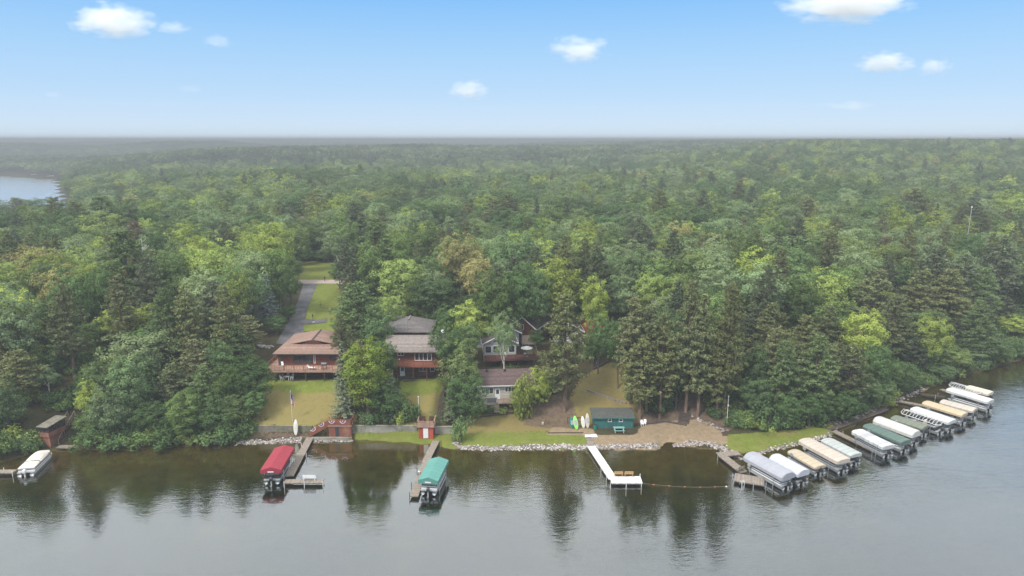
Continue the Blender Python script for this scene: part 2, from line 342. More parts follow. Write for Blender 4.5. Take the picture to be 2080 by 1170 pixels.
c = mixc(t, math_(t, 'MULTIPLY', th(attr('dry'), .9), .9), c, dry_c)
c = mixc(t, math_(t, 'MULTIPLY', th(attr('dirt'), .7), .9), c, dirt_c)
c = mixc(t, th(attr('sand'), .15), c, sand_c)
# lake bed: sand edge, then weed beds; light lost with depth is painted in
sz = N(t, 'ShaderNodeSeparateXYZ'); Lk(t, P, sz.inputs[0])
bed = rampof(noise(.10, 5, .65), [(.36, (.007, .012, .003)), (.48, (.020, .029, .004)), (.60, (.040, .046, .007)), (.74, (.085, .066, .014))])
shal = rampof(noise(.8, 5), [(.3, (.09, .066, .020)), (.7, (.165, .118, .042))])
dm = N(t, 'ShaderNodeMapRange'); dm.inputs[1].default_value = -1.6; dm.inputs[2].default_value = -.3
Lk(t, math_(t, 'ADD', sz.outputs['Z'], math_(t, 'MULTIPLY', math_(t, 'SUBTRACT', noise(.25, 4), .5), 1.4)), dm.inputs[0])
bedc = mixc(t, dm.outputs[0], bed, shal)
deep = N(t, 'ShaderNodeMapRange'); deep.inputs[1].default_value = -5.5; deep.inputs[2].default_value = -2.0; Lk(t, sz.outputs['Z'], deep.inputs[0])
bedc = mixc(t, deep.outputs[0], (.008, .011, .004), bedc)
c = mixc(t, math_(t, 'LESS_THAN', sz.outputs['Z'], .02), c, bedc)
Lk(t, c, B.inputs['Base Color'])
bp = N(t, 'ShaderNodeBump', Strength=.5, Distance=.15); Lk(t, noise(4.0, 5), bp.inputs['Height']); Lk(t, bp.outputs[0], B.inputs['Normal'])
tag(link_mesh('ground', gm, ms), kind='structure')

# ------------------------------------------------------------------ water
wm = bpy.data.materials.new('lake_water'); wm.use_nodes = True; t = wm.node_tree; t.nodes.clear()
o = N(t, 'ShaderNodeOutputMaterial'); mx = N(t, 'ShaderNodeMixShader'); tr = N(t, 'ShaderNodeBsdfTransparent'); gl = N(t, 'ShaderNodeBsdfGlossy', Roughness=.03)
tr.inputs[0].default_value = (.74, .75, .50, 1); gl.inputs[0].default_value = (.93, .97, 1.0, 1)
geo = N(t, 'ShaderNodeNewGeometry'); P = geo.outputs['Position']
def nz(scale, st, rz, det=3.0, dist=0.0):
    m_ = N(t, 'ShaderNodeMapping'); m_.inputs['Rotation'].default_value = (0, 0, rz); m_.inputs['Scale'].default_value = (st[0], st[1], 1); m_.vector_type = 'TEXTURE' if False else 'POINT'
    Lk(t, P, m_.inputs[0]); n = N(t, 'ShaderNodeTexNoise', Scale=scale, Detail=det, Roughness=.55, Distortion=dist); Lk(t, m_.outputs[0], n.inputs['Vector']); return n.outputs[0]
big = nz(.045, (1, 1.8), .3, 3.0, .6); fine = nz(1.5, (1, 2.4), -.5, 3.0, .4); mid = nz(.5, (1, 3.0), -.6, 2.0, .5)
amp = N(t, 'ShaderNodeMapRange'); amp.inputs[1].default_value = .35; amp.inputs[2].default_value = .68; amp.inputs[3].default_value = .3; amp.inputs[4].default_value = 1.15; Lk(t, big, amp.inputs[0])
sx = N(t, 'ShaderNodeSeparateXYZ'); Lk(t, P, sx.inputs[0])
# open water to the east is ruffled by the breeze, the lee of the shore is calmer
rt = N(t, 'ShaderNodeMapRange'); rt.inputs[1].default_value = -10; rt.inputs[2].default_value = 70; rt.inputs[3].default_value = .8; rt.inputs[4].default_value = 1.7
Lk(t, math_(t, 'SUBTRACT', sx.outputs['X'], math_(t, 'MULTIPLY', math_(t, 'SUBTRACT', sx.outputs['Y'], 85), .3)), rt.inputs[0])
hgt = math_(t, 'MULTIPLY', math_(t, 'ADD', math_(t, 'MULTIPLY', mid, .027), math_(t, 'MULTIPLY', fine, .017)), math_(t, 'MULTIPLY', amp.outputs[0], rt.outputs[0]))
bp = N(t, 'ShaderNodeBump', Strength=1.0, Distance=1.0); Lk(t, hgt, bp.inputs['Height'])
Lk(t, bp.outputs[0], gl.inputs['Normal'])
ro_ = N(t, 'ShaderNodeMapRange'); ro_.inputs[1].default_value = 160; ro_.inputs[2].default_value = 320; ro_.inputs[3].default_value = .03; ro_.inputs[4].default_value = .22; Lk(t, sx.outputs['Y'], ro_.inputs[0]); Lk(t, ro_.outputs[0], gl.inputs['Roughness'])
fr = N(t, 'ShaderNodeFresnel', IOR=1.33); Lk(t, bp.outputs[0], fr.inputs['Normal'])
fac = math_(t, 'ADD', math_(t, 'MULTIPLY', fr.outputs[0], 1.7), .155, clamp=True)
Lk(t, fac, mx.inputs[0]); Lk(t, tr.outputs[0], mx.inputs[1]); Lk(t, gl.outputs[0], mx.inputs[2]); Lk(t, mx.outputs[0], o.inputs[0])
wx = np.array([-9000, -300, 300, 9000.]); wy = np.array([-600, 0, 300, 9000.]); WX, WY = np.meshgrid(wx, wy)
tag(link_mesh('water', grid_mesh('water', WX, WY, WX*0), wm), kind='structure')

# ------------------------------------------------------------------ haze
hz = MB().box(-9300, 9300, -900, 9300, -7.5, 56).build('haze', None)
hm = bpy.data.materials.new('haze'); hm.use_nodes = True; t = hm.node_tree; t.nodes.clear(); o = N(t, 'ShaderNodeOutputMaterial')
pv = N(t, 'ShaderNodeVolumePrincipled'); pv.inputs['Color'].default_value = (.34, .36, .39, 1); pv.inputs['Density'].default_value = .00074; pv.inputs['Anisotropy'].default_value = 0.0
Lk(t, pv.outputs[0], o.inputs['Volume']); hz.data.materials.append(hm); tag(hz, 'pale summer haze lying over the forest', None, None, 'stuff')
# ------------------------------------------------------------------ foliage
def leafmat(name, cols, trans=.25, tint=.25):
    cols = [(c[0]*(1.12 if 'needle' in name else 1.2), c[1]*1.06, c[2]*1.28) for c in cols]; tint = tint+.12; trans = trans-.04
    m = bpy.data.materials.new(name); m.use_nodes = True; t = m.node_tree; t.nodes.clear(); o = N(t, 'ShaderNodeOutputMaterial')
    oi = N(t, 'ShaderNodeObjectInfo'); r = ramp(t, [(i/(len(cols)-1), c) for i, c in enumerate(cols)]); Lk(t, oi.outputs['Random'], r.inputs[0])
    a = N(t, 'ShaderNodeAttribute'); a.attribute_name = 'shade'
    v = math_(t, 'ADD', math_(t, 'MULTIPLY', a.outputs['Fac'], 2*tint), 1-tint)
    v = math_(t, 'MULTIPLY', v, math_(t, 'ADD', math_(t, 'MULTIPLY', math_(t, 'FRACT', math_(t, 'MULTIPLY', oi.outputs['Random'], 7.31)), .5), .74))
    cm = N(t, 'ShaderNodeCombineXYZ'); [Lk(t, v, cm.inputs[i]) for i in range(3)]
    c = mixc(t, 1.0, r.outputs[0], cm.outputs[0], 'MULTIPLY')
    d = N(t, 'ShaderNodeBsdfDiffuse'); tl = N(t, 'ShaderNodeBsdfTranslucent'); mx = N(t, 'ShaderNodeMixShader', Fac=trans)
    Lk(t, c, d.inputs[0]); Lk(t, mixc(t, 1.0, c, (1.15, 1.2, .7), 'MULTIPLY'), tl.inputs[0]); Lk(t, d.outputs[0], mx.inputs[1]); Lk(t, tl.outputs[0], mx.inputs[2]); Lk(t, mx.outputs[0], o.inputs[0])
    return m
LM = {
    'B': leafmat('leaves_mid_green', [(.095, .165, .045), (.12, .20, .055), (.11, .19, .07), (.15, .215, .06)]),
    'L': leafmat('leaves_lime', [(.22, .31, .065), (.26, .35, .07), (.22, .32, .09)], .35),
    'D': leafmat('leaves_deep_green', [(.07, .135, .042), (.085, .16, .05), (.09, .155, .058)]),
    'G': leafmat('leaves_pale_green', [(.16, .25, .105), (.19, .27, .11)], .3),
    'Y': leafmat('leaves_yellowing', [(.24, .26, .085), (.26, .27, .10)], .3),
    'P': leafmat('needles_olive', [(.165, .195, .07), (.185, .215, .075), (.15, .185, .075), (.19, .21, .085)], .12),
    'K': leafmat('needles_dark', [(.115, .15, .07), (.125, .155, .075), (.11, .155, .078)], .1),
    'W': leafmat('needles_soft_green', [(.15, .225, .08), (.17, .245, .085)], .2),
    'E': leafmat('leaves_rich_green', [(.16, .24, .04), (.18, .265, .045)], .32),
    'M': leafmat('needles_grey_green', [(.13, .165, .085), (.15, .18, .10)], .1),
    'S': leafmat('needles_silver_blue', [(.17, .215, .16), (.20, .24, .185)], .1),
    'X': leafmat('needles_rusty', [(.15, .10, .065), (.14, .11, .07)], .1),
    'far': leafmat('far_leaves', [(.10, .165, .055), (.13, .20, .065), (.08, .12, .05), (.15, .215, .08), (.07, .11, .05)], .1, .45),
}
def leaf_mesh(name, C, Nr, size, aspect, shade, rng, droop=None):
    n = len(C); Nr = Nr/np.linalg.norm(Nr, axis=1, keepdims=True)
    r = rng.normal(size=(n, 3)); 
    if droop is not None: r = droop
    U = np.cross(Nr, r); U /= np.linalg.norm(U, axis=1, keepdims=True)+1e-9; V = np.cross(Nr, U)
    if droop is not None: U, V = V, U
    a = (size*.5)[:, None]; b = (size*.5*aspect)[:, None]; bend = Nr*(size*.12)[:, None]
    q = np.stack([C-U*a-bend, C-V*b*.9+U*a*.1, C+U*a-bend, C+V*b+U*a*.05], 1).reshape(-1, 3)
    me = bpy.data.meshes.new(name); me.vertices.add(4*n); me.vertices.foreach_set('co', q.astype(np.float32).ravel())
    me.loops.add(4*n); me.loops.foreach_set('vertex_index', np.arange(4*n, dtype=np.int32)); me.polygons.add(n)
    me.polygons.foreach_set('loop_start', np.arange(0, 4*n, 4, dtype=np.int32)); me.update(calc_edges=True)
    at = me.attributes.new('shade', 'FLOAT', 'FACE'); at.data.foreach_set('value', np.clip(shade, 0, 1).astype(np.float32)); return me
def unit(n, rng):
    v = rng.normal(size=(n, 3)); return v/np.linalg.norm(v, axis=1, keepdims=True)
HB, RB = 17.0, 4.6      # the broadleaf as modelled: height, crown radius
def broadleaf(seed, lobes=150, per=52, ls=.34, bottom=.22, squash=1.0, wisp=.0):
    rng = np.random.default_rng(seed); zc, rz = HB*(.5+bottom*.5), HB*(1-bottom)*.5
    ph = rng.uniform(0, 6.28, 6); L = []
    d = unit(lobes*2, rng); d = d[(d[:, 2] > -.75)][:lobes]
    ang = np.arctan2(d[:, 1], d[:, 0])
    k = 1+.16*np.sin(ang*2+ph[0])+.12*np.sin(ang*3+ph[1])+.10*np.sin(d[:, 2]*5+ph[2])
    rad = rng.uniform(.5, .98, len(d))*k
    prof = np.where(d[:, 2] < 0, 1-.35*(-d[:, 2])**1.5, 1.0)
    C = np.stack([d[:, 0]*RB*rad*prof, d[:, 1]*RB*rad*prof, zc+d[:, 2]*rz*np.clip(rad*1.06, 0, 1.0)*squash], 1)
    lr = rng.uniform(.12, .26, len(d))*RB*(1.15-.35*np.abs(d[:, 2]))
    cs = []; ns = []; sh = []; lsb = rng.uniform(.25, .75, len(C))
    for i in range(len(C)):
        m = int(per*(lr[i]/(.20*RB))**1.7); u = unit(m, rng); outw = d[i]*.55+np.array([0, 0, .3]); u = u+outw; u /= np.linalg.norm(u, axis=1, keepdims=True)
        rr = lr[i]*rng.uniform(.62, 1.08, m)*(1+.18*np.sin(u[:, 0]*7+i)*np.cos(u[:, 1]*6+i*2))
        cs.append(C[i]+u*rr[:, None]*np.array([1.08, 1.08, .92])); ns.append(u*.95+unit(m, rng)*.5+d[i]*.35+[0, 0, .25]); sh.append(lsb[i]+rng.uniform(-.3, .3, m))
    u = unit(int(lobes*8), rng); cs.append(np.array([0, 0, zc])+u*np.array([RB*.62, RB*.62, rz*.7])*rng.uniform(.5, 1, (len(u), 1))); ns.append(u+unit(len(u), rng)*.6); sh.append(rng.uniform(.0, .35, len(u)))  # inner fill leaves coloured darker: shade between tufts put into the colour
    C2 = np.concatenate(cs); sz = rng.uniform(.6, 1.4, len(C2))*ls
    me = leaf_mesh('crown', C2, np.concatenate(ns), sz, .72, np.concatenate(sh), rng)
    tb = MB(); lean = rng.normal(0, .25, 2)
    tb.tube([(0, 0, -.6), (lean[0]*.3, lean[1]*.3, HB*.2), (lean[0], lean[1], HB*.45), (lean[0]*.5, lean[1]*1.2, HB*.8)], [.30, .23, .17, .05], 8)
    for j in rng.choice(len(C), 9, replace=False):
        z0 = rng.uniform(.25, .5)*HB; p = Vector(C[j]); tb.tube([(lean[0]*.7, lean[1]*.7, z0), (p.x*.45, p.y*.45, (z0+p.z)/2+.4), p*.92], [.09, .06, .02], 5)
    return me, tb
HP, RP = 22.0, 3.6
def pine(seed, start=.22, soft=False, dense=1.0):
    rng = np.random.default_rng(seed); cs = []; ns = []; sh = []; tb = MB(); ln = rng.normal(0, .15, 2)
    tb.tube([(0, 0, -.6), (ln[0], ln[1], HP*.3), (ln[0]*.5, -ln[1], HP*.65), (0, 0, HP*.97)], [.32, .26, .16, .03], 8)
    z = HP*start; k = 0
    while z < HP*.985:
        tt = (z/HP-start)/(1-start); R = RP*(min(1, .55+tt*2.2) if tt < .25 else (1-((tt-.25)/.75)**1.7)**.9*1.0)+.25
        nb = rng.integers(4, 7) if tt < .85 else 4
        for b in range(nb):
            a = rng.uniform(0, 6.28); Lb = R*rng.uniform(.6, 1.14); rise = (.3+.5*tt) if not soft else (.22+.3*tt); zb_ = z; z = z+rng.uniform(-.45, .45)
            dirv = np.array([math.cos(a), math.sin(a), 0]); e = dirv*Lb+np.array([0, 0, z+rise*Lb*.6])
            if k % 2 == 0: tb.tube([(0, 0, z), tuple(e*[.5, .5, 0]+[0, 0, z+rise*Lb*.2]), tuple(e)], [.06*(1.3-tt), .04, .015], 4, False)
            nt_ = max(2, int(Lb*1.9*dense))
            for j in range(nt_):
                f = .35+.65*(j+.5)/nt_; c0 = np.array([0, 0, z])+(e-np.array([0, 0, z]))*f+rng.normal(0, .22, 3)*[1, 1, .5]
                side = np.array([-dirv[1], dirv[0], 0])*rng.uniform(-1, 1)*(.55 if not soft else .75)*(1.2-f*.6); c0 = c0+side
                m = int(rng.integers(11, 17)*dense); u = unit(m, rng)*[1, 1, .9]+[0, 0, .3]+dirv*.3
                rr = .42 if not soft else .5
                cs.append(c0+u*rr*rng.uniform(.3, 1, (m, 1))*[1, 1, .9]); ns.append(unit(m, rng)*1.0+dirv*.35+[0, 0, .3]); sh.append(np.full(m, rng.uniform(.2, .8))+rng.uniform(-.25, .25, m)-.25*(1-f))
            z = zb_
        z += rng.uniform(.4, .68); k += 1
    C2 = np.concatenate(cs); me = leaf_mesh('crown', C2, np.concatenate(ns), rng.uniform(.34, .62, len(C2)), .36, np.concatenate(sh), rng)
    return me, tb
HS, RS = 15.0, 3.0
def spruce(seed):
    rng = np.random.default_rng(seed); cs = []; ns = []; sh = []; tb = MB(); tb.tube([(0, 0, -.5), (0, 0, HS*.5), (0, 0, HS)], [.24, .15, .02], 8)
    z = HS*.06
    while z < HS*.99:
        tt = z/HS; R = RS*(1-tt)**.85+.12; nb = int(7+5*(1-tt))
        for b in range(nb):
            a = rng.uniform(0, 6.28); Lb = R*rng.uniform(.75, 1.12); dv = np.array([math.cos(a), math.sin(a), 0]); sd_ = np.array([-dv[1], dv[0], 0])
            m = int(6+Lb*11); f = rng.uniform(.15, 1, m); zz = z-.28*Lb*f+.18*Lb*f*f*f+rng.normal(0, .06, m)
            w = rng.normal(0, .16, m)*(1.3-f)*Lb*.7
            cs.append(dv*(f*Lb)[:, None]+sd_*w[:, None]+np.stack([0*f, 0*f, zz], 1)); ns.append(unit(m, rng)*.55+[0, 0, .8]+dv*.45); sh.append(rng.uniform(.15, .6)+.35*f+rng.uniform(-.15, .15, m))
        z += .32*(1.25-.5*tt)
    C2 = np.concatenate(cs); me = leaf_mesh('crown', C2, np.concatenate(ns), rng.uniform(.24, .42, len(C2)), .5, np.concatenate(sh), rng)
    return me, tb
def bush(seed):
    rng = np.random.default_rng(seed); cs = []; ns = []; sh = []
    for i in range(16):
        c = np.array([*(rng.normal(0, .55, 2)), rng.uniform(.25, 1.15)]); r = rng.uniform(.3, .55); m = 55; u = unit(m, rng)+[0, 0, .35]
        cs.append(c+u*r*rng.uniform(.6, 1.05, (m, 1))); ns.append(u+unit(m, rng)*.7+[0, 0, .2]); sh.append(rng.uniform(.2, .8)+rng.uniform(-.25, .25, m))
    C2 = np.concatenate(cs); C2[:, 2] = np.abs(C2[:, 2]); me = leaf_mesh('foliage', C2, np.concatenate(ns), rng.uniform(.13, .27, len(C2)), .7, np.concatenate(sh), rng)
    tb = MB()
    for i in range(6): a = rng.uniform(0, 6.28); tb.tube([(0, 0, -.2), (math.cos(a)*.3, math.sin(a)*.3, .5), (math.cos(a)*.6, math.sin(a)*.6, 1.1)], [.04, .03, .012], 5)
    return me, tb
def bare(seed, h=12.0):
    rng = np.random.default_rng(seed); tb = MB(); tb.tube([(0, 0, -.5), (.2, .1, h*.45), (-.1, .2, h*.8), (.1, .1, h)], [.2, .15, .08, .02], 7); br = MB()
    for i in range(16):
        z = rng.uniform(.4, .95)*h; a = rng.uniform(0, 6.28); L = rng.uniform(1.0, 3.0)*(1.25-z/h); p = Vector((math.cos(a)*L, math.sin(a)*L, z+L*.9)); q = Vector((math.cos(a)*L*.5, math.sin(a)*L*.5, z+L*.3))
        br.tube([(0, .1, z), q, p], [.07, .05, .015], 5); a2 = a+.7; br.tube([q, q+Vector((math.cos(a2)*L*.5, math.sin(a2)*L*.5, L*.55))], [.04, .012], 4)
    return br, tb
def protos(fn, n, mname, s0, **kw):
    res = []
    for i in range(n):
        cm_, tb = fn(s0+i*17, **kw); tm = bpy.data.meshes.new('trunk'); tm.from_pydata([tuple(v) for v in tb.v], [], tb.f); tm.polygons.foreach_set('use_smooth', [True]*len(tm.polygons)); tm.update()
        tm.materials.append(M[mname]); res.append((cm_, tm))
    return res
PB = protos(broadleaf, 5, 'bark', 11); PBw = protos(broadleaf, 2, 'barkb', 300, lobes=80, per=75, ls=.30, bottom=.34)
PF = protos(broadleaf, 3, 'bark', 600, lobes=175, per=54, ls=.33, bottom=.04)
PP = protos(pine, 5, 'barkp', 50); PW = protos(pine, 3, 'barkp', 80, start=.18, soft=True, dense=1.15)
PS = protos(spruce, 3, 'barkp', 120); PU = protos(bush, 4, 'bark', 160)
for grp, k in ((PB, 'B'), (PF, 'B'), (PBw, 'G'), (PP, 'P'), (PW, 'W'), (PS, 'K'), (PU, 'B')):
    for c_, t_ in grp: c_.materials.append(LM[k])
DEADM = []
for i in range(2):
    b_, t_ = bare(400+i); r_ = []
    for q in (b_, t_):
        me = bpy.data.meshes.new('limbs'); me.from_pydata([tuple(v) for v in q.v], [], q.f); me.materials.append(M['dead']); r_.append(me)
    DEADM.append(r_)
KINDS = {  # code: (protos, model height, model radius, leaf material, name, words)
    'B': (PB, HB, RB, 'B', 'broadleaf_tree', 'mid green broadleaf tree'), 'L': (PB, HB, RB, 'L', 'broadleaf_tree', 'lime green broadleaf tree'),
    'D': (PB, HB, RB, 'D', 'broadleaf_tree', 'deep green broadleaf tree'), 'G': (PB, HB, RB, 'G', 'broadleaf_tree', 'pale green broadleaf tree'),
    'Y': (PB, HB, RB, 'Y', 'broadleaf_tree', 'yellowing broadleaf tree'), 'R': (PBw, HB, RB, 'G', 'birch_tree', 'white stemmed birch'),
    'P': (PP, HP, RP, 'P', 'pine_tree', 'olive green pine'), 'K': (PP, HP, RP, 'K', 'pine_tree', 'dark pine'), 'W': (PW, HP, RP, 'W', 'pine_tree', 'feathery light green pine'),
    'Q': (PW, HP, RP, 'P', 'pine_tree', 'broad olive pine'), 'S': (PS, HS, RS, 'S', 'spruce_tree', 'silver blue spruce'), 'C': (PS, HS, RS, 'K', 'spruce_tree', 'dark narrow spruce'), 'M': (PS, HS, RS, 'M', 'spruce_tree', 'soft grey green spruce'), 'H': (PF, HB, RB, 'E', 'broadleaf_tree', 'bushy rich green broadleaf tree'), 'F': (PF, HB, RB, 'L', 'broadleaf_tree', 'bushy lime broadleaf tree'), 'N': (PF, HB, RB, 'B', 'broadleaf_tree', 'bushy mid green broadleaf tree'), 'J': (PF, HB, RB, 'G', 'broadleaf_tree', 'bushy pale green broadleaf tree'), 'O': (PF, HB, RB, 'D', 'broadleaf_tree', 'bushy deep green broadleaf tree'),
    'X': (PP, HP, RP, 'X', 'pine_tree', 'rust brown pine'), 'U': (PU, 1.7, 1.15, 'B', 'shrub', 'green leafy shrub'), 'V': (PU, 1.7, 1.15, 'L', 'shrub', 'lime green shrub'), 'T': (PU, 1.7, 1.15, 'D', 'shrub', 'deep green shrub'),
    'Z': (None, 12, 2.5, None, 'dead_tree', 'bare bleached dead tree'),
}
TREES = []      # (x, y, z, height, crown width, kind, px, topy)
rt_ = np.random.default_rng(77)
def T(px, ty, w, kind, h=None, d=None, base=None):
    """px, top y, crown width in photo pixels; then either the ground distance, the pixel row of the foot, or a height"""
    if base is not None: d = G(px, base)[1]
    a = (px-1040)/F; b = (585-ty)/F; dy = CP+b*SP; dz = -SP+b*CP
    if d is None:
        ys = np.arange(115, 900, .5); t = ys/dy; x = a*t; zt = HC+dz*t; g = H(x, ys)+h; k = np.argmax(zt <= g); d = float(ys[k])
    t = d/dy; x = a*t; z = float(H(x, d)); hh = HC+dz*t-z
    wm_ = w*(d*CP+(HC-z-hh*.6)*SP)/F
    TREES.append((x, d, z, max(hh, 1.0), wm_, kind, px, ty))
# trees one can tell apart, by crown top, width and foot
for a in [(30,402,60,'P',20),(60,398,95,'D',19),(0,408,60,'B',18),(110,402,60,'P',20),(150,408,60,'P',20),(205,398,95,'W',22),(262,402,60,'W',21),(310,405,66,'L',18),(373,408,60,'B',18),(448,404,52,'L',17),
          (505,418,52,'B',17),(560,400,60,'G',17),(640,385,70,'Q',20),(670,420,66,'G',17),(720,410,60,'K',21),(200,430,100,'L',18),(128,447,66,'B',17),(60,448,66,'B',17),(313,458,56,'D',19),(270,450,60,'X',17),
          (249,468,116,'W',23),(373,453,82,'L',18),(431,486,100,'L',18),(552,446,78,'L',19),(600,452,60,'B',16),(67,492,96,'Y',17),(505,503,78,'G',17),(10,470,70,'P',19),(160,502,60,'L',16),(135,540,80,'D',18),
          (410,543,92,'G',16),(478,535,60,'L',17),(20,590,104,'G',17),(236,560,70,'P',18),(198,540,60,'D',17),(125,578,80,'P',18),(330,582,60,'W',17),(373,580,66,'P',17),(454,583,66,'P',17),(295,520,70,'K',19),
          (340,500,60,'B',17),(90,520,70,'B',16),(560,500,66,'B',17)]:
    T(a[0], a[1], a[2], a[3], h=a[4])
T(512,548,70,'S',d=158); T(538,556,62,'S',d=155); T(562,536,66,'B',d=163); T(588,560,40,'D',d=170); T(592,522,44,'B',d=194); T(704,566,40,'P',d=160); T(686,530,36,'D',d=188)
T(240,618,90,'L',d=133); T(290,618,80,'L',d=135); T(190,648,62,'B',d=131); T(68,648,60,'P',d=134); T(395,688,84,'P',d=120); T(130,698,56,'D',d=124)
T(262,716,90,'N',d=113); T(178,768,56,'F',d=113.5); T(215,784,80,'J',d=109.4); T(372,790,84,'N',d=109.6); T(432,800,70,'O',d=110.6); T(306,812,66,'O',d=110.2)
T(92,742,44,'R',d=116); T(30,712,90,'P',d=114); T(0,770,80,'O',d=108); T(335,640,66,'B',d=131); T(480,660,60,'W',d=126); T(430,618,66,'P',d=141); T(500,640,60,'P',d=135)
T(505,716,84,'O',d=116); T(470,740,66,'B',d=114.5); T(516,790,60,'O',d=113.6); T(480,800,66,'N',d=112); T(408,742,64,'W',d=114); T(345,738,60,'P',d=116); T(290,660,60,'D',d=126)
T(560,640,50,'D',d=147); T(585,620,40,'D',d=156); T(60,600,66,'B',d=140); T(170,590,60,'D',d=142); T(440,690,60,'D',d=121); T(195,735,60,'B',d=116); T(0,690,60,'P',d=118)
T(692,690,66,'M',d=114.2); T(741,684,108,'H',d=114.2); T(782,770,70,'O',d=113.0); T(722,573,100,'W',d=135); T(795,598,52,'L',d=150); T(795,756,66,'C',d=113.6); T(765,620,70,'D',d=131); T(690,640,40,'Q',d=128); T(780,690,60,'D',d=121)
T(825,810,44,'T',d=113); T(812,828,30,'V',d=112.3); T(845,818,30,'U',d=112.6); T(780,836,36,'T',d=112.2); T(745,836,40,'T',d=112)
T(905,652,76,'D',d=124.5); T(935,688,80,'N',d=119); T(922,760,60,'C',d=116); T(948,758,80,'O',d=113.8); T(935,842,34,'U',d=108.7); T(1024,628,56,'R',d=125); T(1090,668,34,'D',d=137); T(603,518,50,'B',d=236); T(662,512,56,'D',d=236); T(965,612,104,'L',d=140); T(952,650,56,'B',d=131); T(1000,640,60,'L',d=137); T(905,620,54,'D',d=143)
T(1062,760,44,'V',d=116.6); T(1096,742,50,'F',d=118.5); T(1054,772,38,'F',d=116)
T(852,520,80,'B',d=186); T(880,560,96,'D',d=158); T(870,545,70,'G',d=165); T(935,474,84,'Y',h=18); T(968,510,70,'Y',h=16); T(1045,470,112,'B',h=18); T(1000,548,86,'B',h=17); T(1060,530,84,'D',h=18); T(1130,518,112,'L',h=18); T(1090,540,60,'B',h=17)
T(1210,560,66,'L',h=16); T(1175,600,60,'D',d=152); T(985,580,60,'K',d=160); T(760,440,84,'W',h=22); T(785,500,90,'Q',d=198); T(745,490,60,'B',h=17); T(810,470,60,'B',h=18); T(683,474,36,'R',d=207); T(698,482,46,'K',d=170); T(655,500,30,'R',d=236); T(714,500,44,'K',d=176); T(630,478,44,'K',d=240); T(612,500,40,'D',d=228); T(668,470,50,'P',d=250)
T(1150,598,96,'P',base=838); T(1290,600,80,'P',base=820); T(1260,640,60,'D',base=790); T(1322,620,76,'P',base=838); T(1350,640,70,'P',base=850); T(1408,566,80,'Q',base=838); T(1432,600,76,'P',base=846); T(1489,578,72,'P',base=850)
T(1305,690,80,'P',base=852); T(1468,680,70,'Q',base=842); T(1218,640,54,'D',base=760); T(1205,668,40,'B',base=750); T(1380,700,50,'D',base=830)
T(1322,548,60,'L',d=150); T(1374,556,66,'L',d=150); T(1331,602,30,'Z',d=136); T(1549,535,112,'G',d=146); T(1571,618,84,'P',d=128); T(1578,664,66,'P',d=119); T(1595,690,70,'W',d=116); T(1545,700,60,'D',d=118); T(1520,640,60,'K',d=131); T(1530,760,60,'D',d=115.5)
T(1666,678,84,'W',d=118); T(1625,700,70,'P',d=121); T(1678,544,96,'L',d=150); T(1690,700,66,'P',d=121); T(1687,620,60,'P',d=134); T(1640,640,60,'P',d=133); T(1733,700,76,'P',d=120); T(1760,622,92,'L',d=131); T(1790,690,60,'D',d=124)
T(1822,600,74,'Q',d=140); T(1784,548,92,'P',d=150); T(1875,548,86,'P',d=155); T(1935,545,84,'Q',d=160); T(2006,543,64,'W',d=165); T(1995,610,62,'W',d=150); T(1895,634,66,'L',d=139); T(2004,672,94,'B',d=150); T(2062,640,60,'L',d=165); T(1942,708,74,'B',d=143)
T(1829,733,66,'B',d=129.5); T(1884,688,50,'D',d=141); T(1960,640,52,'K',d=154); T(1860,660,60,'K',d=139); T(2040,600,60,'K',d=170); T(1910,740,60,'D',d=139); T(1975,700,60,'G',d=150); T(2075,640,60,'D',d=166); T(2030,690,60,'B',d=161)
T(1765,760,56,'B',d=121.5); T(1720,790,60,'D',d=117.3); T(1650,800,60,'D',d=114.3); T(1600,800,60,'D',d=113.5); T(1560,810,54,'T',d=112.6); T(1800,770,50,'B',d=124.5); T(1690,800,56,'D',d=115.8)
for a in [(1602,411,60,'G',18),(1464,440,80,'G',17),(1500,370,50,'P',22),(1430,384,50,'K',22),(1340,385,60,'P',22),(1860,383,90,'Q',21),(1640,400,56,'P',20),(1625,440,50,'K',20),(1660,440,70,'L',16),(1850,438,66,'L',16),
          (1610,482,92,'B',18),(1530,476,60,'B',18),(1460,478,74,'G',17),(1740,500,80,'G',17),(1800,484,92,'B',17),(1900,500,80,'K',20),(1925,440,44,'R',18),(1690,470,60,'P',19),(1280,500,60,'G',17),(1240,462,50,'B',17),
          (1090,400,52,'C',21),(1120,405,44,'C',20),(1150,398,44,'C',21),(1000,400,60,'P',21),(1035,395,70,'Q',22),(955,405,50,'P',19),(905,400,80,'B',18),(1300,440,70,'K',20),(1370,470,66,'K',20),(1215,500,70,'K',20),
          (1410,500,80,'B',17),(1962,518,80,'K',18),(2040,480,80,'K',20),(1980,400,60,'K',20),(1560,540,60,'K',18),(1150,480,60,'P',20),(1090,500,60,'K',19),(870,450,80,'B',18),(820,430,60,'G',18),(700,440,60,'B',18)]:
    T(a[0], a[1], a[2], a[3], h=a[4])
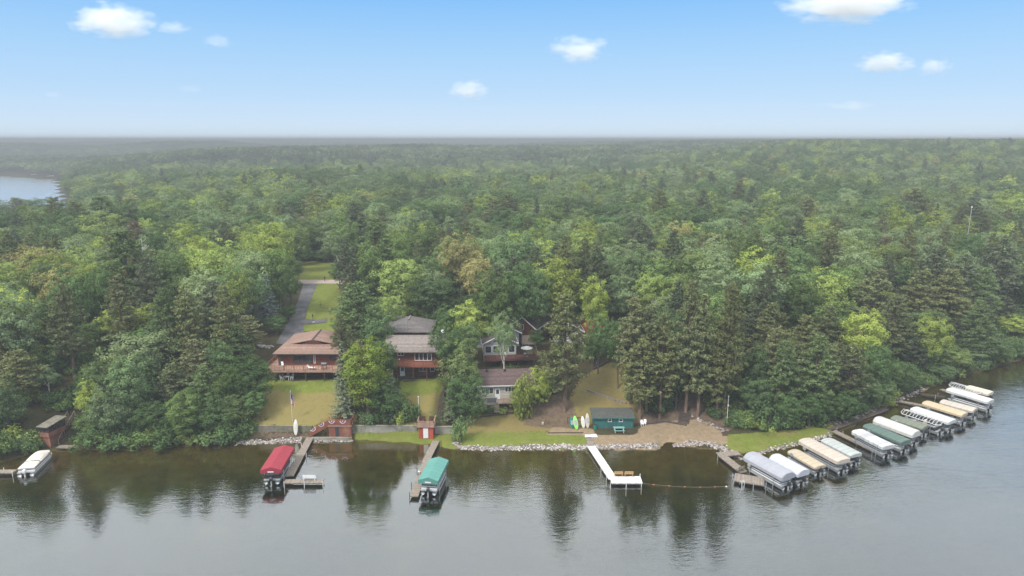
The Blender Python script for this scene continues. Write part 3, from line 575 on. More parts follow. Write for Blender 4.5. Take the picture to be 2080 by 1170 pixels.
# shrubs and low growth along the banks
for a in [(14,884,50,'T',907),(44,880,44,'V',908),(62,892,32,'V',915),(184,842,60,'N',None),(190,872,60,'U',906),(240,880,60,'T',909),(285,878,56,'U',908),(330,872,60,'T',907),(385,860,60,'B',None),(420,876,50,'U',907),(460,862,50,'T',900),(500,850,46,'T',888),
          (1580,842,50,'T',870),(1620,838,46,'U',868),(1660,830,50,'T',862),(1545,850,40,'V',873),(1700,822,50,'U',852),(1740,806,50,'T',838),(1775,790,50,'U',822),(1800,776,44,'V',806),(1840,764,46,'T',790),(1870,756,44,'U',780),(1905,740,50,'T',764),(1945,726,50,'U',750),(1990,716,50,'T',742),(2035,700,56,'U',735),(2075,690,50,'T',725),
          (1075,780,40,'V',808),(1098,790,30,'U',812),(965,828,30,'V',845),(1015,822,30,'V',838),(990,826,30,'U',842),(1460,828,40,'T',850),(1500,838,44,'U',862),(1110,770,40,'T',800),(1200,700,40,'T',730),(1240,690,40,'U',720),(1040,740,30,'U',765),(880,840,24,'U',866)]:
    T(a[0], a[1], a[2], a[3], d=(G(a[0], a[4])[1] if a[4] else 110.5))
T(1218,458,26,'Z',d=196); T(1905,482,26,'Z',d=188); T(288,478,26,'Z',d=178); T(1212,712,22,'Z',d=131)
# the rest of the near wood
KEEP = [(72,838,152,925,112),(575,540,735,672,232), (600,430,715,560,205), (535,640,720,800,142), (770,600,935,800,160), (930,640,1110,850,146), (1180,625,1245,770,146), (790,640,870,690,172), (1670,620,1710,650,130), (1500,690,1530,720,128), (500,770,730,900,112), (1200,730,1300,870,120), (1290,800,1520,900,120)]
occ = [(t_[0], t_[1], t_[4]*.42) for t_ in TREES if t_[5] not in 'UVT']
cand = []
for _ in range(9000):
    d = math.sqrt(rt_.uniform(112**2, 236**2)); px = rt_.uniform(-70, 2150); x = (px-1040)/F*(d*CP+9)
    cand.append((d, x))
cand.sort()
for d, x in cand:
    s = d-float(shoreY(x)); 
    if s < 4: continue
    z = float(H(x, d)); bx = float(proj(x, d, z)[0])
    if (505 < bx < 1300 and d < 150) or (1180 < bx < 1500 and s < 16) or (1470 < bx < 1700 and s < 10): continue
    if -46 < x < -30 and d < 165: continue
    if any((x-a)**2+(d-b)**2 < (r_+3.2)**2 for a, b, r_ in occ): continue
    kind = rt_.choice(list('BNDLGPKPQWKYXO'), p=np.array([20,2,12,15,18,9,5,3,5,3,3,1.5,1.4,2.1])/100.0)
    h = rt_.uniform(11.5, 16.5)*(1.12 if kind in 'PKQWX' else 1.0)*(.72 if s < 12 else 1); wdt = rt_.uniform(8.2, 12.6) if kind in 'BDLGYRNO' else rt_.uniform(5.2, 7.2)
    x0, ytop, dp = [float(v) for v in proj(x, d, z+h)]; hw = wdt*.5*F/dp; yb = float(proj(x, d, z)[1])
    if any(x0+hw > k[0] and x0-hw < k[2] and ytop < k[3] and yb > k[1] and d < k[4] for k in KEEP): continue
    if any(inpoly(bx, yb, P_) for P_ in LAWN+DRY+SAND+DIRT): continue
    TREES.append((x, d, z, h, wdt, kind, x0, ytop)); occ.append((x, d, wdt*.36))
# keep the three hundred that show largest; the others join the forest
shrubs = [t_ for t_ in TREES if t_[5] in 'UVT']; trees_ = [t_ for t_ in TREES if t_[5] not in 'UVT']
fr_ = [t_ for t_ in trees_ if -40-t_[4]*5 < t_[6] < 2120+t_[4]*5]
fr_.sort(key=lambda t_: t_[1]-t_[3]*1.5-t_[4]*2)
REST = fr_[296:]; TREES = fr_[:296]+shrubs
MARKS = [(160, 'the screened brown boathouse'), (340, 'the pontoon boat shore'), (520, 'the red canopy shore'), (700, 'the brown hipped house'), (780, 'the bunting deck'), (910, 'the dark log house'), (1085, 'the white cottage'),
         (1200, 'the upright paddleboards'), (1330, 'the teal beach hut'), (1480, 'the sandy beach'), (1600, 'the low tan canopy'), (1740, 'the white slatted canopy'), (1870, 'the green canopy'), (9999, 'the far canopies')]
ORD = ['first', 'second', 'third', 'fourth', 'fifth', 'sixth', 'seventh', 'eighth', 'ninth', 'tenth', 'eleventh', 'twelfth', 'thirteenth', 'fourteenth']
def band(t_):
    s = t_[1]-float(shoreY(t_[0])); sc = t_[1]
    return 'on the bank at' if s < 7 else 'on the slope above' if s < 17 else 'in the woods above' if sc < 146 else 'in the woods behind' if sc < 172 else 'far back behind'
cells = {}
for t_ in TREES:
    mk = next(m_ for lim, m_ in MARKS if t_[6] < lim); K = KINDS[t_[5]][5]
    siz = '' if t_[5] in 'UVTZS' else ('tall ' if t_[3] > 19 else 'small ' if t_[3] < 11 else '')
    cells.setdefault((siz+K, band(t_), mk), []).append(t_)
vi = 0
FULL = {'B': 'N', 'D': 'O', 'L': 'F'}
for (K, bd, mk), lst in cells.items():
    lst.sort(key=lambda t_: t_[6])
    for i, t_ in enumerate(lst):
        x, y, z, h, w, kind, px, ty = t_; pr, h0, r0, lm, nm, _w = KINDS[kind]; vi += 1
        lab = f'{K} {bd} {mk}' if len(lst) == 1 else f'{ORD[i]} {K} {bd} {mk}, counted from the west'
        if len(lab.split()) > 16: lab = f'{ORD[i]} {K} {bd} {mk}'
        grp = 'shrubs along the banks' if kind in 'UVT' else 'trees of the lakeside wood'
        e = empty(nm, (x, y, z), rt_.uniform(0, 6.28), lab, 'shrub' if kind in 'UVT' else 'tree', grp)
        if kind == 'Z':
            k = h/12.0; e.scale = (k, k, k); link_mesh('trunk', DEADM[vi % 2][1], None, e); link_mesh('branches', DEADM[vi % 2][0], None, e); continue
        cm_, tm = pr[vi % len(pr)]; e.scale = (w/(2*r0), w/(2*r0), h/h0)
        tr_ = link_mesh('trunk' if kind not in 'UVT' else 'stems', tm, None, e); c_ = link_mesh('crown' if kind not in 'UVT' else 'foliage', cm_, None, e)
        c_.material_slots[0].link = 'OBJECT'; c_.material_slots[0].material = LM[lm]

# ------------------------------------------------------------------ the forest beyond: one mass, instanced from tree models
def farpatch(seed, conif):
    rng = np.random.default_rng(seed); cs = []; ns = []; sh = []; g = 5; st = 8.6
    for i in range(g):
        for j in range(g):
            c = np.array([(i-g/2+.5)*st, (j-g/2+.5)*st, 0])+[*rng.normal(0, 1.3, 2), 0]; pi = rng.random() < conif
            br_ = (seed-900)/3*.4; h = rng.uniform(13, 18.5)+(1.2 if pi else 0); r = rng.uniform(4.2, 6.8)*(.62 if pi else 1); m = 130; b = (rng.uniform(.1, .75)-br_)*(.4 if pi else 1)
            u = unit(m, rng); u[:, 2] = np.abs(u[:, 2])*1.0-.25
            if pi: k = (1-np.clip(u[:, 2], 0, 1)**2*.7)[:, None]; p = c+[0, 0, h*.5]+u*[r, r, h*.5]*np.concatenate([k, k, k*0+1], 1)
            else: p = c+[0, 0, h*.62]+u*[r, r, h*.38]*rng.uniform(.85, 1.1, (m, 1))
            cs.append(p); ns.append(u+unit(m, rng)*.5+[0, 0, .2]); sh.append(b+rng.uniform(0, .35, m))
    C2 = np.concatenate(cs); me = leaf_mesh('canopy', C2, np.concatenate(ns), rng.uniform(1.0, 1.9, len(C2)), .8, np.concatenate(sh), rng); me.materials.append(LM['far']); return me
def joined(cm_, tm, lm):
    """one mesh of crown and trunk for the instanced mass"""
    n1, n2 = len(cm_.vertices), len(tm.vertices); co = np.zeros((n1+n2, 3), np.float32); a = np.zeros(n1*3, np.float32); cm_.vertices.foreach_get('co', a); co[:n1] = a.reshape(-1, 3)
    b = np.zeros(n2*3, np.float32); tm.vertices.foreach_get('co', b); co[n1:] = b.reshape(-1, 3)
    nf1 = len(cm_.polygons); fs = [tuple(v+n1 for v in p.vertices) for p in tm.polygons]
    me = bpy.data.meshes.new('tree'); me.from_pydata([tuple(v) for v in co.tolist()], [], [(4*i, 4*i+1, 4*i+2, 4*i+3) for i in range(nf1)]+fs)
    s = np.zeros(nf1, np.float32); cm_.attributes['shade'].data.foreach_get('value', s); at = me.attributes.new('shade', 'FLOAT', 'FACE'); at.data.foreach_set('value', np.concatenate([s, np.full(len(fs), .5, np.float32)]))
    me.materials.append(LM[lm]); me.materials.append(tm.materials[0]); me.polygons.foreach_set('material_index', [0]*nf1+[1]*len(fs)); me.update(); return me
def scatter(name, meshes, pts, label, cat):
    """pts: x, y, z, sx, sz, rot, index -> one object whose nodes place the models"""
    cl = bpy.data.collections.new(name+'_models')
    for i, me in enumerate(meshes):
        ob = bpy.data.objects.new('%s_model_%02d' % (name, i), me); cl.objects.link(ob)
    pts = np.array(pts, np.float32); me = bpy.data.meshes.new(name); me.vertices.add(len(pts)); me.vertices.foreach_set('co', pts[:, :3].ravel())
    for nm, dt, arr in (('sc', 'FLOAT_VECTOR', np.stack([pts[:, 3], pts[:, 3], pts[:, 4]], 1)), ('ro', 'FLOAT_VECTOR', np.stack([0*pts[:, 5], 0*pts[:, 5], pts[:, 5]], 1))):
        at = me.attributes.new(nm, dt, 'POINT'); at.data.foreach_set('vector', arr.astype(np.float32).ravel())
    at = me.attributes.new('ix', 'INT', 'POINT'); at.data.foreach_set('value', pts[:, 6].astype(np.int32))
    ob = link_mesh(name, me, None); g = bpy.data.node_groups.new(name, 'GeometryNodeTree'); g.interface.new_socket('Geometry', in_out='INPUT', socket_type='NodeSocketGeometry'); g.interface.new_socket('Geometry', in_out='OUTPUT', socket_type='NodeSocketGeometry')
    gi, go = g.nodes.new('NodeGroupInput'), g.nodes.new('NodeGroupOutput'); ci = g.nodes.new('GeometryNodeCollectionInfo'); ci.inputs[0].default_value = cl; ci.inputs[1].default_value = True; ci.inputs[2].default_value = True
    mp_ = g.nodes.new('GeometryNodeMeshToPoints'); ip = g.nodes.new('GeometryNodeInstanceOnPoints'); ip.inputs['Pick Instance'].default_value = True
    def na(nm, dt): n = g.nodes.new('GeometryNodeInputNamedAttribute'); n.data_type = dt; n.inputs[0].default_value = nm; return n.outputs[0]
    g.links.new(gi.outputs[0], mp_.inputs[0]); g.links.new(mp_.outputs[0], ip.inputs['Points']); g.links.new(ci.outputs[0], ip.inputs['Instance'])
    g.links.new(na('ix', 'INT'), ip.inputs['Instance Index']); g.links.new(na('ro', 'FLOAT_VECTOR'), ip.inputs['Rotation']); g.links.new(na('sc', 'FLOAT_VECTOR'), ip.inputs['Scale']); g.links.new(ip.outputs[0], go.inputs[0])
    md = ob.modifiers.new('place', 'NODES'); md.node_group = g; return tag(ob, label, cat, None, 'stuff')
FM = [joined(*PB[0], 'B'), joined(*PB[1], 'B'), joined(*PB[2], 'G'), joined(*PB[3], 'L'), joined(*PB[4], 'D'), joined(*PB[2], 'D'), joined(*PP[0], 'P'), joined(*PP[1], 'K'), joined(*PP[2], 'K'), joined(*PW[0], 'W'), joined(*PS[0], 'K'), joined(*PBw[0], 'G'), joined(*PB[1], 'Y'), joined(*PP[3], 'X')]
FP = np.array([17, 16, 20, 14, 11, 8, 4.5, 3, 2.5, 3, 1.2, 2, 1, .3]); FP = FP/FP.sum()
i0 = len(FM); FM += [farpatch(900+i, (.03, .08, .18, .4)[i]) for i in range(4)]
code = {'J': 2, 'H': 1, 'N': 1, 'O': 5, 'F': 3, 'M': 10, 'B': 0, 'L': 3, 'D': 4, 'G': 2, 'Y': 12, 'R': 11, 'P': 6, 'K': 7, 'W': 9, 'Q': 6, 'S': 10, 'C': 10, 'X': 13, 'Z': 11}
pts = [(t_[0], t_[1], t_[2], t_[4]/(2*(RP if t_[5] in 'PKWQX' else RS if t_[5] in 'SCM' else RB)), t_[3]/(HP if t_[5] in 'PKWQX' else HS if t_[5] in 'SCM' else HB), rt_.uniform(0, 6.28), code[t_[5]]) for t_ in REST]
rg = np.random.default_rng(9)
def clumpy(x, y): return .5+.5*float(wob(x, y, 95)*1.6+wob(y, x, 210))
y = 236.0
near_rest = []
while y < 880:
    st = 9.6+(y-236)*.0025; x = -.80*y-10
    while x < .80*y+10:
        px_, py_ = x+rg.uniform(-.42, .42)*st, y+rg.uniform(-.42, .42)*st; near_rest.append((px_, py_)); x += st
    y += st*.92
nr = np.array(near_rest); hz_ = H(nr[:, 0], nr[:, 1]); inl = inpoly(nr[:, 0], nr[:, 1], _l2) | (hz_ < .5)
for (x, y), z, bad in zip(nr, hz_, inl):
    if bad: continue
    c_ = clumpy(x, y); p = FP.copy(); p[6:11] *= max(.1, 2.9*c_-.75); q2 = .5+1.3*float(wob(y*.9, x*.9, 150)); p[2:4] *= max(.2, 2*q2); p[4:6] *= max(.2, 2-2*q2); p /= p.sum(); i = rg.choice(len(FP), p=p)
    con = 6 <= i <= 10 or i == 13; h = rg.uniform(10, 19)*(rg.uniform(1.0, 1.2) if con else 1); w = rg.uniform(9.0, 14.5) if not con else rg.uniform(5.8, 8.6)
    pts.append((x, y, z-.2, w/(2*(RS if i == 10 else RP if con else RB)), h/(HS if i == 10 else HP if con else HB), rg.uniform(0, 6.28), i))
y = 900.0
while y < 8900:
    k = 1.0 if y < 2200 else 1.7; st = 38*k; x = -.82*y
    while x < .82*y:
        px_, py_ = x+rg.uniform(-.3, .3)*st, y+rg.uniform(-.3, .3)*st; z = float(H(px_, py_))
        if not inpoly(px_, py_, _l2) and z > .4: pts.append((px_, py_, z-.5, k, 1.0+rg.uniform(-.1, .1), rg.choice(4)*math.pi/2, i0+int(np.clip(clumpy(px_*.25, py_*.25)*4+rg.normal(0, .6), 0, 3))))
        x += st
    y += st*.9
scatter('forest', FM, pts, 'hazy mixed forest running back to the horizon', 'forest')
# undergrowth on the forest floor
up = []
for _ in range(9500):
    d = math.sqrt(rg.uniform(103**2, 215**2)); px = rg.uniform(-60, 2140); x = (px-1040)/F*(d*CP+9); s = d-float(shoreY(x))
    if s < .6: continue
    z = float(H(x, d)); a, b, _d = proj(x, d, z)
    if any(inpoly(a, b, P_) for P_ in LAWN+DRY+SAND+DIRT) or (500 < a < 1310 and d < 150) or (1296 < a < 1720 and s < 7): continue
    if any(k[0]-4 < a < k[2]+4 and k[1] < b < k[3] for k in KEEP[:4]+KEEP[7:8]): continue
    if s > 14 and rg.random() < .35: continue
    k = rg.uniform(.7, 1.9); up.append((x, d, z-.1, k, k*rg.uniform(.7, 1.3), rg.uniform(0, 6.28), rg.integers(0, 6)))
UM = [joined(PU[i % 4][0], PU[i % 4][1], 'BDDBLD'[i]) for i in range(6)]
scatter('undergrowth', UM, up, 'low leafy undergrowth covering the forest floor', 'undergrowth')
# ------------------------------------------------------------------ building helpers
def window(root, cx, y, z0, w, h, n=1, fr='trim', name='window', rz=0.0, lab=None):
    """a framed window on a wall facing -y (local); rz turns it about the given point"""
    Mx = Matrix.Translation((cx, y, 0)) @ Matrix.Rotation(rz, 4, 'Z')
    f = MB(); t = .09
    f.box(-w/2, w/2, -.05, .03, z0, z0+t, Mx); f.box(-w/2, w/2, -.05, .03, z0+h-t, z0+h, Mx)
    for i in range(n+1):
        xx = -w/2+t/2+(w-t)*i/n; f.box(xx-t/2, xx+t/2, -.052, .032, z0+t, z0+h-t, Mx)
    o = f.build(name, M[fr], root, label=lab)
    g = MB()
    for i in range(n):
        a = -w/2+t+(w-t)*i/n; b = -w/2+(w-t)*(i+1)/n; g.box(a, b, -.022, .01, z0+t, z0+h-t, Mx)
    g.build('pane', M['glass'], o); return o
def door(root, cx, y, z0, w, h, m, glass=True):
    d = MB().box(cx-w/2, cx+w/2, y-.06, y+.02, z0, z0+h).build('door', M[m], root)
    if glass: MB().box(cx-w*.28, cx+w*.28, y-.075, y-.062, z0+h*.5, z0+h*.9).build('pane', M['glass'], d)
    MB().cyl(0, 0, -.02, .02, .035, 8).build('handle', M['steel'], d).location = (cx+w*.38, y-.09, z0+h*.46); return d
def railing(root, pts, h, m, bal=.16, z=0.0, name='railing', lab=None, top=.12):
    r = MB()
    for a, b in zip(pts[:-1], pts[1:]):
        a, b = Vector(a), Vector(b); L = (b-a).length; U = Vector((0, 0, 1))
        r.bar(a+U*h, b+U*h, top, .05); r.bar(a+U*.1, b+U*.1, .05, .05)
        n = max(1, int(L/bal))
        for i in range(n+1): p = a+(b-a)*(i/n); r.bar(p+U*.1, p+U*(h-.02), .035)
        k = max(1, int(L/1.8))
        for i in range(k+1): p = a+(b-a)*(i/k); r.bar(p-U*.05, p+U*(h+.03), .1)
    return r.build(name, M[m], root, label=lab)
def walls(root, x0, x1, y0, y1, z0, z1, m, name='wall', gable=None):
    w = MB().box(x0, x1, y0, y1, z0, z1)
    if gable:   # ('y' ridge along y: gable ends at y0,y1; 'x' the other way), ridge height
        ax, zr = gable
        if ax == 'y':
            xm = (x0+x1)/2; w.add([(x0, y0, z1), (x1, y0, z1), (xm, y0, zr), (x0, y1, z1), (x1, y1, z1), (xm, y1, zr)], [(0, 1, 2), (3, 5, 4)])
        else:
            ym = (y0+y1)/2; w.add([(x0, y0, z1), (x0, y1, z1), (x0, ym, zr), (x1, y0, z1), (x1, y1, z1), (x1, ym, zr)], [(0, 2, 1), (3, 4, 5)])
    return w.build(name, M[m], root)
def gable_roof(root, x0, x1, y0, y1, ze, zr, ax, m, t=.16, trim=None):
    r = MB()
    if ax == 'y':
        xm = (x0+x1)/2; r.slab([(x0, y0, ze), (xm, y0, zr), (xm, y1, zr), (x0, y1, ze)], t); r.slab([(xm, y0, zr), (x1, y0, ze), (x1, y1, ze), (xm, y1, zr)], t)
    else:
        ym = (y0+y1)/2; r.slab([(x0, y0, ze), (x1, y0, ze), (x1, ym, zr), (x0, ym, zr)], t); r.slab([(x0, ym, zr), (x1, ym, zr), (x1, y1, ze), (x0, y1, ze)], t)
    o = r.build('roof', M[m], root)
    if trim:
        f = MB()
        if ax == 'y':
            for y in (y0-.03, y1+.03):
                f.bar((x0-.02, y, ze-.09), (xm, y, zr-.09), .05, .2); f.bar((xm, y, zr-.09), (x1+.02, y, ze-.09), .05, .2)
            for x in (x0-.03, x1+.03): f.bar((x, y0, ze-.09), (x, y1, ze-.09), .05, .16)
        else:
            for x in (x0-.03, x1+.03):
                f.bar((x, y0-.02, ze-.09), (x, ym, zr-.09), .05, .2); f.bar((x, ym, zr-.09), (x, y1+.02, ze-.09), .05, .2)
            for y in (y0-.03, y1+.03): f.bar((x0, y, ze-.09), (x1, y, ze-.09), .05, .16)
        f.build('fascia', M[trim], o)
    return o
def place(px, py, rz=0.0): x, y, z = G(px, py); return (x, y, z)

# ------------------------------------------------------------------ brown hipped house
hx, hy, hz0 = W(626, 721, 10.7)[0], 126.3, 6.05
hs = empty('house', (hx, hy, hz0), 0, 'red log house with brown hipped roof and wraparound deck above the flagpole lawn', 'house')
walls(hs, -6.3, 6.3, 0, 12, -1, 2.15, 'wood_brown', 'basement_wall'); walls(hs, -6.3, 6.3, 0.003, 12, 2.15, 4.75, 'wood_redh')
r = MB(); e0 = 4.72; zb = e0+1.05
xl, xr, yf, yb_ = -7.0, 7.0, -1.0, 12.8; gb, gp = 2.3, zb+.85
# front skirt, two long slopes and the back hip, the small gable above the skirt
r.slab([(xl, yf, e0), (xr, yf, e0), (xr-2.2, yf+3.0, zb), (xl+2.2, yf+3.0, zb)], .16)
ridge0, ridge1 = (0, yf+3.0, gp+.35), (0, 8.2, gp+.35)
r.slab([(xl, yf, e0), (xl+2.2, yf+3.0, zb), (0, yf+3.0, gp+.1), (0, 8.2, gp+.35), (xl, yb_, e0)], .14)
r.slab([(xr, yf, e0), (xr-2.2, yf+3.0, zb), (0, yf+3.0, gp+.1), (0, 8.2, gp+.35), (xr, yb_, e0)], .14)
r.slab([(xl, yb_, e0), (0, 8.2, gp+.35), (xr, yb_, e0)], .14)
ro = r.build('roof', M['shingle_brown'], hs)
MB().slab([(-2.3, yf+2.93, zb+.03), (2.3, yf+2.93, zb+.03), (0, yf+2.93, gp+.0)], .05).add([(-2.3, yf+2.9, zb+.02), (2.3, yf+2.9, zb+.02), (0, yf+2.9, gp-.05)], [(0, 1, 2)]).build('gable_vent', M['wood_brown'], ro)
MB().bar((0, yf+2.9, gp+.18), (0, 8.2, gp+.43), .3, .06).build('ridge_cap', M['shingle_dark'], ro)
f = MB(); f.bar((xl, yf-.04, e0-.1), (xr, yf-.04, e0-.1), .04, .16); f.bar((xl-.03, yf, e0-.1), (xl-.03, yb_, e0-.1), .04, .16); f.build('gutter', M['darkwood'], ro)
MB().box(6.2, 9.5, 3.5, 10, -1, 4.1).build('side_wing', M['wood_redh'], hs)
MB().slab([(6.0, 3.0, 4.3), (10, 3.0, 4.3), (10, 6.8, 5.6), (6.0, 6.8, 5.6)], .14).slab([(6.0, 6.8, 5.6), (10, 6.8, 5.6), (10, 10.5, 4.3), (6.0, 10.5, 4.3)], .14).build('wing_roof', M['shingle_brown'], hs)
window(hs, -1.6, 0, 2.5, 3.6, 2.05, 4, 'darkwood', 'sliding_door'); window(hs, .75, -.01, 2.5, .35, 2.05, 1, 'trim'); window(hs, 4.2, 0, 3.1, 1.3, 1.0, 2, 'darkwood')
window(hs, -2.5, 0, .2, 2.2, 1.7, 2, 'darkwood'); window(hs, 3.0, 0, .3, 1.6, 1.4, 2, 'darkwood')
d = MB().box(-7.9, 7.0, -3.2, -.0, 2.0, 2.15); d.box(-7.9, -6.32, 0, 5.5, 2.0, 2.15); d.box(-7.95, 7.05, -3.25, -3.2, 1.78, 2.15); d.build('deck', M['deckred'], hs)
railing(hs, [(-7.85, 5.4, 2.15), (-7.85, -3.12, 2.15), (6.9, -3.12, 2.15)], .95, 'wood_red', .5)
for x in (-7.6, -4.6, -.2, 3.3, 6.7): MB().box(x-.1, x+.1, -3.05, -2.85, -.9, 2.0).build('deck_post', M['darkwood'], hs)
MB().box(-7.7, -4.3, -3.3, -3.26, 2.25, 3.0).build('deck_panel', M['deckred'], hs)
# things on and under the deck
def patio_chair(loc, rz, lab, m='white', grp='white plastic patio chairs'):
    c = empty('patio_chair', loc, rz, lab, 'chair', grp); MB().box(-.25, .25, -.24, .24, .40, .45).build('seat', M[m], c)
    MB().slab([(-.25, .24, .45), (.25, .24, .45), (.22, .38, 1.0), (-.22, .38, 1.0)], .05).build('backrest', M[m], c)
    for x in (-.22, .22):
        for y in (-.2, .22): MB().bar((x, y, 0), (x*.95, y*.95, .41), .06).build('leg', M[m], c)
        MB().bar((x*1.15, -.22, .64), (x*1.15, .3, .66), .06, .04).build('armrest', M[m], c)
    return c
tx, ty_ = hx-4.1, hy-2.2
tb = empty('patio_table', (tx, ty_, hz0), 0, 'square white plastic table standing under the deck of the brown hipped house', 'table')
MB().box(-.55, .55, -.5, .5, .68, .73).build('tabletop', M['white'], tb)
for x in (-.45, .45):
    for y in (-.4, .4): MB().bar((x, y, 0), (x, y, .68), .07).build('leg', M['white'], tb)
for i, (dx, dy, a, l) in enumerate([(-.95, -.1, 1.4, 'on the west side of'), (.95, -.1, -1.4, 'on the east side of'), (-.1, .8, 0, 'behind'), (.75, .65, -.6, 'at the house corner of')]):
    patio_chair((tx+dx, ty_+dy, hz0), a, f'white plastic chair {l} the white table under the deck')
patio_chair((hx-5.2, hy-1.2, hz0+2.15), .3, 'tall white lounge chair on the deck beside the sliding door', grp=None)
ch = empty('lounge_chair', (hx+.8, hy-2.4, hz0+2.15), 1.3, 'low white lounge chair lying along the deck rail of the brown house', 'chair'); MB().box(-.3, .3, -.7, .5, .28, .34).build('seat', M['white'], ch); MB().slab([(-.3, .5, .34), (.3, .5, .34), (.3, .95, .75), (-.3, .95, .75)], .05).build('backrest', M['white'], ch)
for x in (-.27, .27):
    for y in (-.6, .4): MB().bar((x, y, 0), (x, y, .29), .05).build('leg', M['white'], ch)
um = empty('parasol', (hx-5.0, hy-2.6, hz0+2.15), 0, 'closed dark green parasol on the deck of the brown hipped house', 'parasol'); MB().cyl(0, 0, 0, 2.3, .03, 8).build('pole', M['wood_grey'], um); MB().tube([(0, 0, .9), (0, 0, 1.3), (0, 0, 2.2)], [.16, .13, .03], 8).build('canopy', M['umb'], um); MB().cyl(0, 0, 0, .1, .25, 12).build('base', M['black'], um)
gr = empty('grill', (hx+3.2, hy-2.3, hz0+2.15), 0, 'black covered grill on the deck near the feathery spruce', 'grill'); MB().box(-.5, .5, -.3, .3, .7, 1.0).build('body', M['black'], gr); MB().tube([(-.5, 0, 1.0), (.5, 0, 1.0)], .28, 12).build('lid', M['greyplastic'], gr)
for x in (-.42, .42):
    for y in (-.24, .24): MB().bar((x, y, 0), (x, y, .7), .05).build('leg', M['black'], gr)
# ------------------------------------------------------------------ dark log house and its garage
kx, ky, kz = W(842, 715, 10.9)[0], 125.8, 6.1
kh = empty('house', (kx, ky, kz), 0, 'dark red log house with weathered grey shingles and a tall four pane window', 'house')
walls(kh, -5.7, 5.7, 0, 8.4, -1, 2.9, 'wood_brown', 'basement_wall'); walls(kh, -5.7, 5.7, -.003, 8.4, 2.9, 5.2, 'wood_brown', gable=('x', 7.0))
gable_roof(kh, -6.0, 6.2, -.8, 9.2, 5.1, 7.1, 'x', 'shingle_tan', trim='darkwood')
window(kh, 1.7, 0, 3.2, 3.3, 1.85, 4); window(kh, -2.6, 0, 4.15, 1.25, .8, 2); window(kh, 1.6, 0, 1.0, 1.6, 1.15, 2); window(kh, 3.4, 0, 1.0, .9, 1.1, 1)
door(kh, -2.4, 0, .1, .95, 1.95, 'trim')
MB().box(-5.6, 5.9, -2.5, 0, 2.82, 2.98).box(-5.62, 5.92, -2.56, -2.5, 2.65, 2.98).build('deck', M['wood_red'], kh)
railing(kh, [(-5.5, -2.42, 2.98), (5.8, -2.42, 2.98), (5.8, -.1, 2.98)], .95, 'wood_red', .2)
for x in (-5.3, -3.0, 0, 2.6, 5.6): MB().box(x-.09, x+.09, -2.4, -2.22, -1, 2.82).build('deck_post', M['wood_brown'], kh)
di = empty('satellite_dish', (kx+5.2, ky+4.2, kz+7.0), 2.6, 'white satellite dish on the ridge of the dark log house', 'satellite dish'); MB().cyl(0, 0, -.1, .7, .04, 8).build('mast', M['galv'], di)
MB().loft([[Vector((r_*math.cos(a), r_*.12+(.45-r_)*-.2, .9+r_*math.sin(a))) for a in [k*.5236 for k in range(12)]] for r_ in (.05, .3, .5)], True, True).build('dish', M['white'], di)
lp = empty('deck_lamp', (kx-2.5, ky-2.42, kz+3.96), 0, 'small round white lamp on the deck rail of the dark log house', 'lamp'); MB().cyl(0, 0, 0, .12, .06, 10).build('base', M['black'], lp); MB().tube([(0, 0, .12), (0, 0, .17), (0, 0, .3), (0, 0, .36)], [.06, .13, .13, .05], 10).build('globe', M['white'], lp)
gx_, gy_ = W(821, 668, 12)[0], 142.0
gg = empty('garage', (gx_, gy_, 8.1), 0, 'low garage with pyramid brown shingle roof behind the dark log house', 'garage')
walls(gg, -5.0, 5.0, 0, 9, -1, 2.3, 'wood_brown')
r = MB(); r.slab([(-5.5, -.5, 2.3), (5.5, -.5, 2.3), (0, 3.0, 4.3)], .12); r.slab([(-5.5, -.5, 2.3), (0, 3.0, 4.3), (0, 6.2, 4.3), (-5.5, 9.5, 2.3)], .12); r.slab([(5.5, -.5, 2.3), (0, 3.0, 4.3), (0, 6.2, 4.3), (5.5, 9.5, 2.3)], .12); r.slab([(-5.5, 9.5, 2.3), (0, 6.2, 4.3), (5.5, 9.5, 2.3)], .12)
ro = r.build('roof', M['shingle_grey'], gg); MB().bar((0, 2.6, 4.42), (0, 6.2, 4.42), .25, .07).build('ridge_cap', M['wood_grey'], ro)
vp = MB().cyl(.15, 0, 3.0, 5.7, .09, 8).build('flue_pipe', M['galv'], gg)
# ------------------------------------------------------------------ white cottage
wx_, wy_ = W(1014, 776, 7.0)[0], 119.4
wh = empty('cottage', (wx_, wy_, 4.25), math.radians(4), 'low beige cottage with maroon shingle roof above the terraced garden', 'cottage')
walls(wh, -6.0, 6.0, 0, 6.5, -1.5, 2.6, 'beige', gable=('x', 4.4)); rf = gable_roof(wh, -6.6, 6.6, -.6, 7.1, 2.55, 4.45, 'x', 'shingle_maroon', trim='trim')
for x in (-2.2, 1.2): MB().box(x-.18, x+.18, 2.5, 2.8, 4.2, 4.55).build('roof_vent', M['black'], rf)
window(wh, -2.2, 0, .75, 2.3, 1.3, 3); window(wh, 2.2, 0, 1.0, 2.3, 1.1, 4); window(wh, -4.6, 0, .6, 1.4, 1.4, 2); door(wh, -.3, 0, -.3, .95, 2.05, 'trim')
MB().box(-.6, 4.6, -2.2, 0, -.45, -.3).build('deck', M['wood_grey'], wh); railing(wh, [(.4, -2.12, -.3), (4.5, -2.12, -.3), (4.5, -.1, -.3)], .95, 'deckred', .14)
for x in (-.4, 2, 4.4): MB().box(x-.07, x+.07, -2.1, -1.96, -1.9, -.45).build('deck_post', M['darkwood'], wh)
wst = MB()
for i in range(5): wst.box(-1.5-.26*i, -.6-.0, -2.0-.0, -1.0, -1.55+.0, -1.5)if False else wst.box(-1.0, -.2, -2.45-.28*i, -2.2-.28*i, -.62-.19*i, -.57-.19*i)
